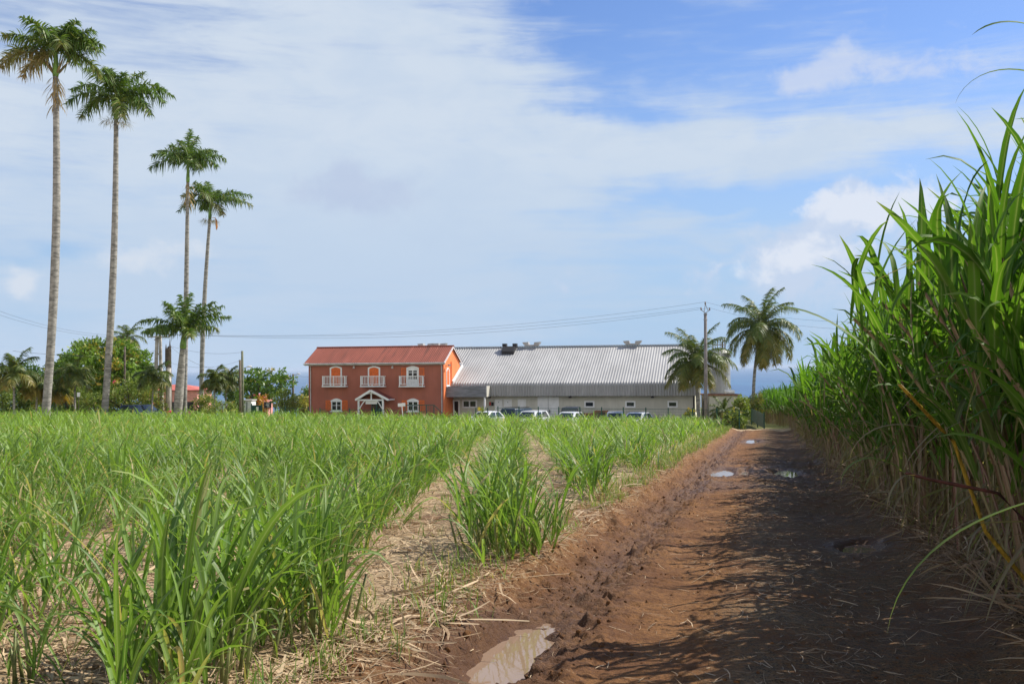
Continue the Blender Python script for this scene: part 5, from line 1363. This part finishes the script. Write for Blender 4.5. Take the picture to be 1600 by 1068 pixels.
mb = MB(); mb.tube([top + Vector((.4, 0, 0)), top + Vector((.46, 0, .01)), top + Vector((.68, 0, .01)), top + Vector((.74, 0, 0))], [.03, .07, .06, .03], 8); mb.build('lamp_head', M['sign_white'], t, True)
def wire(a, b, sag, label, r=.012, n=28):
    r *= .62
    a, b = Vector(a), Vector(b); mb = MB()
    mb.tube([a.lerp(b, i / n) - Vector((0, 0, sag * 4 * (i / n) * (1 - i / n))) for i in range(n + 1)], r, 5, False)
    tag(mb.build('power_line', M['wire'], None, True), label, 'power line', 'overhead power lines')
H_ = RP
wire(LP[0], H_ + Vector((-.34, 0, .45)), 1.0, 'lowest long power line sagging over the house roofs', .013)
wire(LP[1], H_ + Vector((0, 0, .9)), 1.0, 'uppermost long power line over the house, ending at the pole tip', .013)
wire(LP[2], H_ + Vector((.34, 0, .42)), 1.15, 'middle long power line over the house roofs', .013)
e1 = P(1330, 503, 66); e2 = P(1340, 515, 66)
wire(H_ + Vector((0, 0, .9)), e1, .35, 'upper power line running right from the concrete pole behind the coconut palm', .011); wire(H_ + Vector((.34, 0, .42)), e2, .35, 'lower power line running right from the concrete pole', .011)
wire(P(-60, 462, 60), LP[0], .9, 'upper power line at the left edge crossing the tall trunks', .011); wire(P(-60, 470, 60), LP[1], 1.0, 'lower power line at the left edge crossing the tall trunks', .011)
wire(A1, A3 - Vector((0, 0, .15)), .35, 'slack wire from the dark pole to the tall wooden pole', .015)
wire(A1, A2 - Vector((0, 0, .6)), .9, 'steeply sagging wire from the dark pole to the short wooden pole', .015)
wire(A1 - Vector((0, 0, 1.4)), A2 - Vector((0, 0, .1)), .5, 'lowest slack wire between dark pole and short wooden pole', .013)
wire(P(20, 548, 80), A5 - Vector((0, 0, .9)), .15, 'thick cable running left from the pole before the mango tree', .02)
wire(A5 - Vector((0, 0, .8)), P(243, 547, 82), .12, 'cable from the mango tree pole to the double concrete pole', .015)
wire(A3 - Vector((0, 0, 1.4)), A6, .2, 'wire from the tall wooden pole down into the spreading tree', .012); wire(A6, A7 - Vector((0, 0, .2)), .1, 'short wire to the lamp pole by the sea', .012)
wire(A7 - Vector((0, 0, .15)), BM @ Vector((-13.3, 1.5, 4.3)), .1, 'wire from the lamp pole to the left corner of the red house', .012)
wire(A4, A2 - Vector((0, 0, .9)), .1, 'wire from the pole stub up to the short wooden pole', .012)

# ------------------------------------------------------------------ fences, signs
def fence(pts, h, label, posts, mesh=True, name='mesh_fence', solid=False):
    """pts: two ground points (x, y)"""
    (x0, y0), (x1, y1) = pts; z0 = gz(x0, y0); t = thing(name, label, 'fence', (x0, y0, z0), group='green mesh fences')
    d = Vector((x1 - x0, y1 - y0, 0)); zz = lambda q: gz(x0 + d.x * q, y0 + d.y * q) - z0
    for q in posts:
        mb = MB(); p = d * q; mb.box(p.x - .04, p.x + .04, p.y - .04, p.y + .04, zz(q) - .1, zz(q) + h + .08); mb.box(p.x - .045, p.x + .045, p.y - .045, p.y + .045, zz(q) + h + .081, zz(q) + h + .1); mb.build('post', M['green_metal'], t)
    if mesh:
        mb = MB(); L = d.length; n = int(L / .12)
        for i in range(n + 1): q = i / n; p = d * q; mb.bar(p + Vector((0, 0, zz(q) + .05)), p + Vector((0, 0, zz(q) + h)), .007)
        k = 10
        for j in range(7 if h > 1 else 5):
            for i in range(k): mb.bar(d * (i / k) + Vector((0, -.008, zz(i / k) + .06 + (h - .1) * j / 6)), d * ((i + 1) / k) + Vector((0, -.008, zz((i + 1) / k) + .06 + (h - .1) * j / 6)), .012 if j < 6 else .03)
        mb.build('wire_mesh', M['green_metal'], t)
    if solid:
        mb = MB(); L = d.length; M3 = Matrix.Rotation(math.atan2(d.y, d.x), 4, 'Z'); mb.box(.05, L - .05, .0, .02, .05, h - .05, M3)
        n = int(L / .14)
        for i in range(n): mb.box(.06 + i * .14, .10 + i * .14, -.02, -.002, .06, h - .06, M3)
        mb.build('panel', M['green_metal'], t)
    return t
xa, xb = P(776, 640, 78.6).x, P(1170, 640, 78.6).x
qs = [(P(px, 640, 78.6).x - xa) / (xb - xa) for px in (778, 811, 841, 873, 906, 940, 974, 1009, 1044, 1082, 1120, 1155)]
fence([(xa, 78.6), (xb, 78.6)], 1.42, 'long green mesh fence with slim posts between the cane field and parked cars', qs)
xa, xb = P(430, 640, 88).x, P(482, 640, 88).x
fence([(xa, 88), (xb, 88)], 1.25, 'green mesh fence with thick posts left of the red house', (0, .3, 1.0))
xa, xb = P(500, 640, 86).x, P(632, 640, 86).x
fence([(xa, 86), (xb, 86)], 1.15, 'thin green mesh fence in front of the red house', (0, .35, .7))
xa, xb = P(393, 640, 87.5).x, P(409, 640, 87.5).x
t = fence([(xa, 87.5), (xb, 87.5)], 1.5, 'solid dark green panel with a small white notice below the croton', (0, 1), False, 'fence_panel', True)
mb = MB(); mb.box(.42, .62, -.04, -.022, .95, 1.3); mb.build('notice', M['sign_white'], t)
a = P(1194, 665, 77.8); b = P(1168, 640, 90)
fence([(a.x, 77.8), (b.x, 88.5)], 1.2, 'dark green solid gate panel at the end of the dirt track', (0, .5, 1), False, 'gate_panel', True)
xa, xb = P(64, 640, 84).x, P(112, 640, 84).x
fence([(xa, 84), (xb, 84)], 1.6, 'dark green fence panel behind the tallest palm trunk', (0, .5, 1), False, 'fence_panel', True)
xa, xb = P(743.5, 640, 80).x, P(762, 640, 80).x
fence([(xa, 80), (xb, 80)], 1.62, 'short green mesh gate in front of the warehouse entrance', (0, 1), True, 'mesh_gate')
# ramp handrail before the house
a = P(633, 640, 88); g = gz(a.x, 88); w = P(678, 640, 88).x - a.x; h = P(640, 632.5, 88).z - g
t = thing('handrail', 'green handrail of the entrance ramp in front of the right ground floor window', 'railing', (a.x, 88, g))
mb = MB(); mb.bar((0, 0, h), (w, 0, h), .06); mb.bar((w, 0, h), (w + .75, 0, h - .75), .06); mb.bar((0, 0, .5), (w, 0, .5), .035); mb.build('top_rail', M['green_metal'], t)
for i in range(5): mb = MB(); x = w * i / 4; mb.box(x - .04, x + .04, -.04, .04, -.1, h - .03); mb.build('post', M['green_metal'], t)
mb = MB(); 
for i in range(16):
    if i % 4: x = w * i / 16; mb.box(x - .012, x + .012, -.012, .012, .2, h - .03)
mb.build('baluster', M['green_metal'], t)
# leaning white board
a = P(628, 640, 82); g = gz(a.x, 82); z0 = P(628, 635, 82).z - g; z1 = P(628, 629.7, 82).z - g
t = thing('notice_board', 'small white board on a slanting white post before the red house', 'sign', (a.x, 82, g))
mb = MB(); mb.box(-.33, -.03, -.02, .0, z0, z1); mb.box(-.005, .28, -.02, .0, z0 + .03, z1 + .03); mb.build('board', M['sign_white'], t)
mb = MB(); mb.bar((.12, .03, -.1), (-.02, .03, z1), .06); mb.build('post', M['sign_white'], t)
# dark board by the croton
a = P(412.5, 640, 86.5); g = gz(a.x, 86.5); w = P(424, 640, 86.5).x - a.x; z0 = P(418, 637, 86.5).z - g; z1 = P(418, 627.5, 86.5).z - g
t = thing('notice_board', 'black notice board with pale lines beside the croton bush', 'sign', (a.x, 86.5, g))
mb = MB(); mb.box(0, w, -.03, 0., z0, z1); mb.build('board', M['dark'], t)
mb = MB()
for i, (p, q) in enumerate(((.3, .8), (.25, .7), (.4, .75))): mb.box(w * p, w * q, -.036, -.031, z1 - .16 - i * .13, z1 - .12 - i * .13)
mb.build('lettering', M['sign_white'], t)
for x in (.08, w - .08): mb = MB(); mb.box(x - .03, x + .03, .002, .05, -.1, z1); mb.build('post', M['wood_pole'], t)
# white panel among the palms, street sign
a = P(123, 617, 73.5); g = gz(a.x, 73.5)
t = thing('notice_board', 'small white plate on a stake beside the slim dark palm', 'sign', (a.x, 73.5, g)); z0 = a.z - g
mb = MB(); mb.box(-.12, .1, -.02, 0., z0 - .12, z0 + .2); mb.build('board', M['sign_white'], t); mb = MB(); mb.box(-.02, .02, .002, .04, -.1, z0 + .15); mb.build('post', M['wood_pole'], t)

# ------------------------------------------------------------------ vehicles (local: +x forward)
def car(kind, paint, label, loc, rz):
    t = thing('parked_car', label, 'car', loc, rz, 'cars parked behind the fence')
    if kind == 'sedan':  L, W, zb, zt, cab = 4.25, 1.7, .86, 1.43, (-1.75, 1.05, -1.05, .25)
    elif kind == 'hatch': L, W, zb, zt, cab = 3.95, 1.7, .90, 1.50, (-1.93, 1.05, -1.55, .30)
    elif kind == 'suv': L, W, zb, zt, cab = 4.5, 1.82, 1.0, 1.74, (-2.2, 1.15, -1.85, .45)
    else: L, W, zb, zt, cab = 4.1, 1.72, 1.1, 1.86, (-2.0, .65, -1.9, .42)
    h = L / 2; w = W / 2; r = .31 if kind in ('sedan', 'hatch') else .37
    # body: side profile lofted over five stations across the width
    if kind == 'jeep': prof = [(-h, .42), (-h, 1.08), (.65, 1.1), (h - .1, 1.03), (h, .95), (h, .42)]
    else: prof = [(-h + .08, .3), (-h, .45), (-h + .02, .72), (-h + .12, zb), (cab[1], zb), (h - .45, zb - .1), (h - .08, zb - .24), (h, .5), (h - .06, .3)]
    import bmesh
    bm = bmesh.new(); rows = []
    for q, ins, dz in ((-1, .1, -.03), (-.94, .02, 0), (-.5, 0, .02), (.5, 0, .02), (.94, .02, 0), (1, .1, -.03)):
        rows.append([bm.verts.new((x * (1 - ins / h * (.6 if abs(x) > h * .8 else 0)), q * w, z + (dz if z > .6 else 0))) for x, z in prof])
    for a, b in zip(rows[:-1], rows[1:]):
        for i in range(len(prof)): j = (i + 1) % len(prof); bm.faces.new((a[i], a[j], b[j], b[i]))
    bm.faces.new(rows[0][::-1]); bm.faces.new(rows[-1])
    # cabin
    x0, x1, x2, x3 = cab; wt = w * .78; wb = w * .95
    lo = [(x0, -wb, zb), (x1, -wb, zb), (x1, wb, zb), (x0, wb, zb)]; hi = [(x2, -wt, zt - .05), (x3, -wt, zt - .05), (x3, wt, zt - .05), (x2, wt, zt - .05)]
    hi2 = [(x2 + .2, -wt * .75, zt), (x3 - .2, -wt * .75, zt), (x3 - .2, wt * .75, zt), (x2 + .2, wt * .75, zt)]
    A = [[bm.verts.new(q) for q in row] for row in (lo, hi, hi2)]
    for a, b in zip(A[:-1], A[1:]):
        for i in range(4): j = (i + 1) % 4; bm.faces.new((a[i], a[j], b[j], b[i]))
    bm.faces.new(A[2])
    bmesh.ops.recalc_face_normals(bm, faces=bm.faces)
    me = bpy.data.meshes.new('body'); bm.to_mesh(me); bm.free()
    o = link_mesh('body', me, paint, t, True); md = o.modifiers.new('bevel', 'BEVEL'); md.width = .045; md.segments = 3; md.limit_method = 'ANGLE'; md.angle_limit = R(25)
    # glazing: panels lying 1 cm proud of the cabin faces
    def panel(c00, c10, c11, c01, a, b, cc, d, name):
        f = lambda s, v: Vector(c00) * (1 - s) * (1 - v) + Vector(c10) * s * (1 - v) + Vector(c11) * s * v + Vector(c01) * (1 - s) * v
        q = [f(a, cc), f(b, cc), f(b - (b - a) * .04, d), f(a + (b - a) * .04, d)]; n = (q[1] - q[0]).cross(q[3] - q[0]).normalized()
        ctr = Vector((0, 0, .8)); n = n if n.dot(q[0] - Vector((0, 0, q[0].z))) > 0 else -n
        mb = MB(); mb.add([v + n * .012 for v in q] + [v - n * .02 for v in q], [(0, 1, 2, 3), (7, 6, 5, 4), (0, 4, 5, 1), (1, 5, 6, 2), (2, 6, 7, 3), (3, 7, 4, 0)]); mb.build(name, M['car_glass'], t)
    panel(lo[1], lo[2], hi[2], hi[1], .06, .94, .1, .93, 'windscreen'); panel(lo[3], lo[0], hi[0], hi[3], .08, .92, .15, .9, 'rear_window')
    for (a, b, c, d) in ((lo[0], lo[1], hi[1], hi[0]), (lo[3], lo[2], hi[2], hi[3])):
        panel(a, b, c, d, .10, .47, .12, .9, 'side_window'); panel(a, b, c, d, .51, .9, .12, .9, 'side_window')
    for sx in (-1, 1):
        for sy in (-1, 1):
            x = sx * L * .305; y = sy * (w - .09)
            mb = MB(); mb.tube([(x, y - .1, r), (x, y - .085, r), (x, y + .085, r), (x, y + .1, r)], [r * .86, r, r, r * .86], 20); wh = mb.build('wheel', M['tyre'], t, True)
            mb = MB(); mb.tube([(x, y + sy * .095, r), (x, y + sy * .108, r)], [r * .62, r * .55], 14); mb.build('rim', M['rim'], wh)
    for sy in (-1, 1):
        mb = MB(); z = zb - .22; mb.box(-h - .01, -h + .12, sy * (w - .28) - .12, sy * (w - .28) + .14, z - .05, z + .16); mb.build('tail_lamp', M['red_lamp'], t, bevel=.02)
        mb = MB(); mb.box(h - .16, h - .02, sy * (w - .3) - .18, sy * (w - .3) + .14, zb - .34, zb - .2); mb.build('head_lamp', M['clear_lamp'], t, bevel=.02)
        mb = MB(); mb.box(x1 - .35, x1 - .2, sy * (wb + .1) - .09, sy * (wb + .1) + .09, zb + .02, zb + .16); mb.build('mirror', paint, t, bevel=.03)
    mb = MB(); mb.box(h - .03, h + .03, -w * .8, w * .8, .36, .48); mb.box(-h - .03, -h + .04, -w * .8, w * .8, .36, .48); mb.build('bumper', M['tyre'], t)
    if kind == 'jeep':
        mb = MB(); mb.tube([(-h - .2, .1, 1.0), (-h - .01, .1, 1.0)], .36, 18); mb.build('spare_wheel', M['tyre'], t)
    if kind == 'suv':
        mb = MB()
        for sy in (-1, 1): mb.bar((x2 + .2, sy * wt * .8, zt + .04), (x3 - .1, sy * wt * .8, zt + .04), .04)
        mb.build('roof_rail', M['tyre'], t)
    return t
def at(px, Y): x = P(px, 640, Y).x; return (x, Y, gz(x, Y) + .014)
car('sedan', M['car_white'], 'white car with its rounded rear to the right, leftmost by the mesh gate', at(759, 82.5), R(236))
car('suv', M['car_dark'], 'dark grey off road car with a red tail lamp toward the field', at(815, 85.6), R(52))
car('hatch', M['car_white'], 'white car parked right in front of the dark grey off road car', at(829, 80.6), R(240))
car('sedan', M['car_white'], 'white saloon with wide windscreen in front of the boxy dark green vehicle', at(889, 81), R(243))
car('jeep', M['car_black'], 'boxy dark green off road vehicle seen from behind by the sliding door', at(894, 86.5), R(80))
car('hatch', M['car_silver'], 'silver hatchback seen from behind with red tail lamps', at(962, 84.5), R(82))
car('sedan', M['car_white'], 'rightmost white car, only its roof and windscreen above the cane', at(995, 80.4), R(240))
car('hatch', M['car_blue'], 'dark blue car half hidden behind the hibiscus at the left', at(222, 77.6), R(72))
def crate(px, w, h, label, d=1.0, Y=88.0):
    x, y, z = at(px, Y); t = thing('wooden_crate', label, 'crate', (x, y, z), R(-12), 'brown crates by the warehouse wall')
    mb = MB()
    for sx in (-1, 1):
        for sy in (0, d): mb.box(sx * w / 2 - .06, sx * w / 2 + .06, sy - .05, sy + .05, 0, h)
    for zz in (.05, h * .5, h - .14): mb.box(-w / 2, w / 2, -.075, -.052, zz, zz + .12); mb.box(-w / 2, w / 2, d + .052, d + .075, zz, zz + .12)
    mb.build('frame', M['crate'], t)
    mb = MB(); n = 8
    for i in range(n): x0 = -w / 2 + .07 + (w - .14) * i / n; mb.box(x0, x0 + (w - .14) / n * .8, -.048, -.025, .05, h - .1)
    mb.box(-w / 2 + .07, w / 2 - .07, .0, d - .06, .1, h - .15); mb.build('slats', M['bark_dark'], t)
crate(917, .75, 1.25, 'smaller brown crate right of the boxy dark green vehicle'); crate(938.5, 1.0, 1.5, 'larger brown slatted crate left of the silver hatchback')
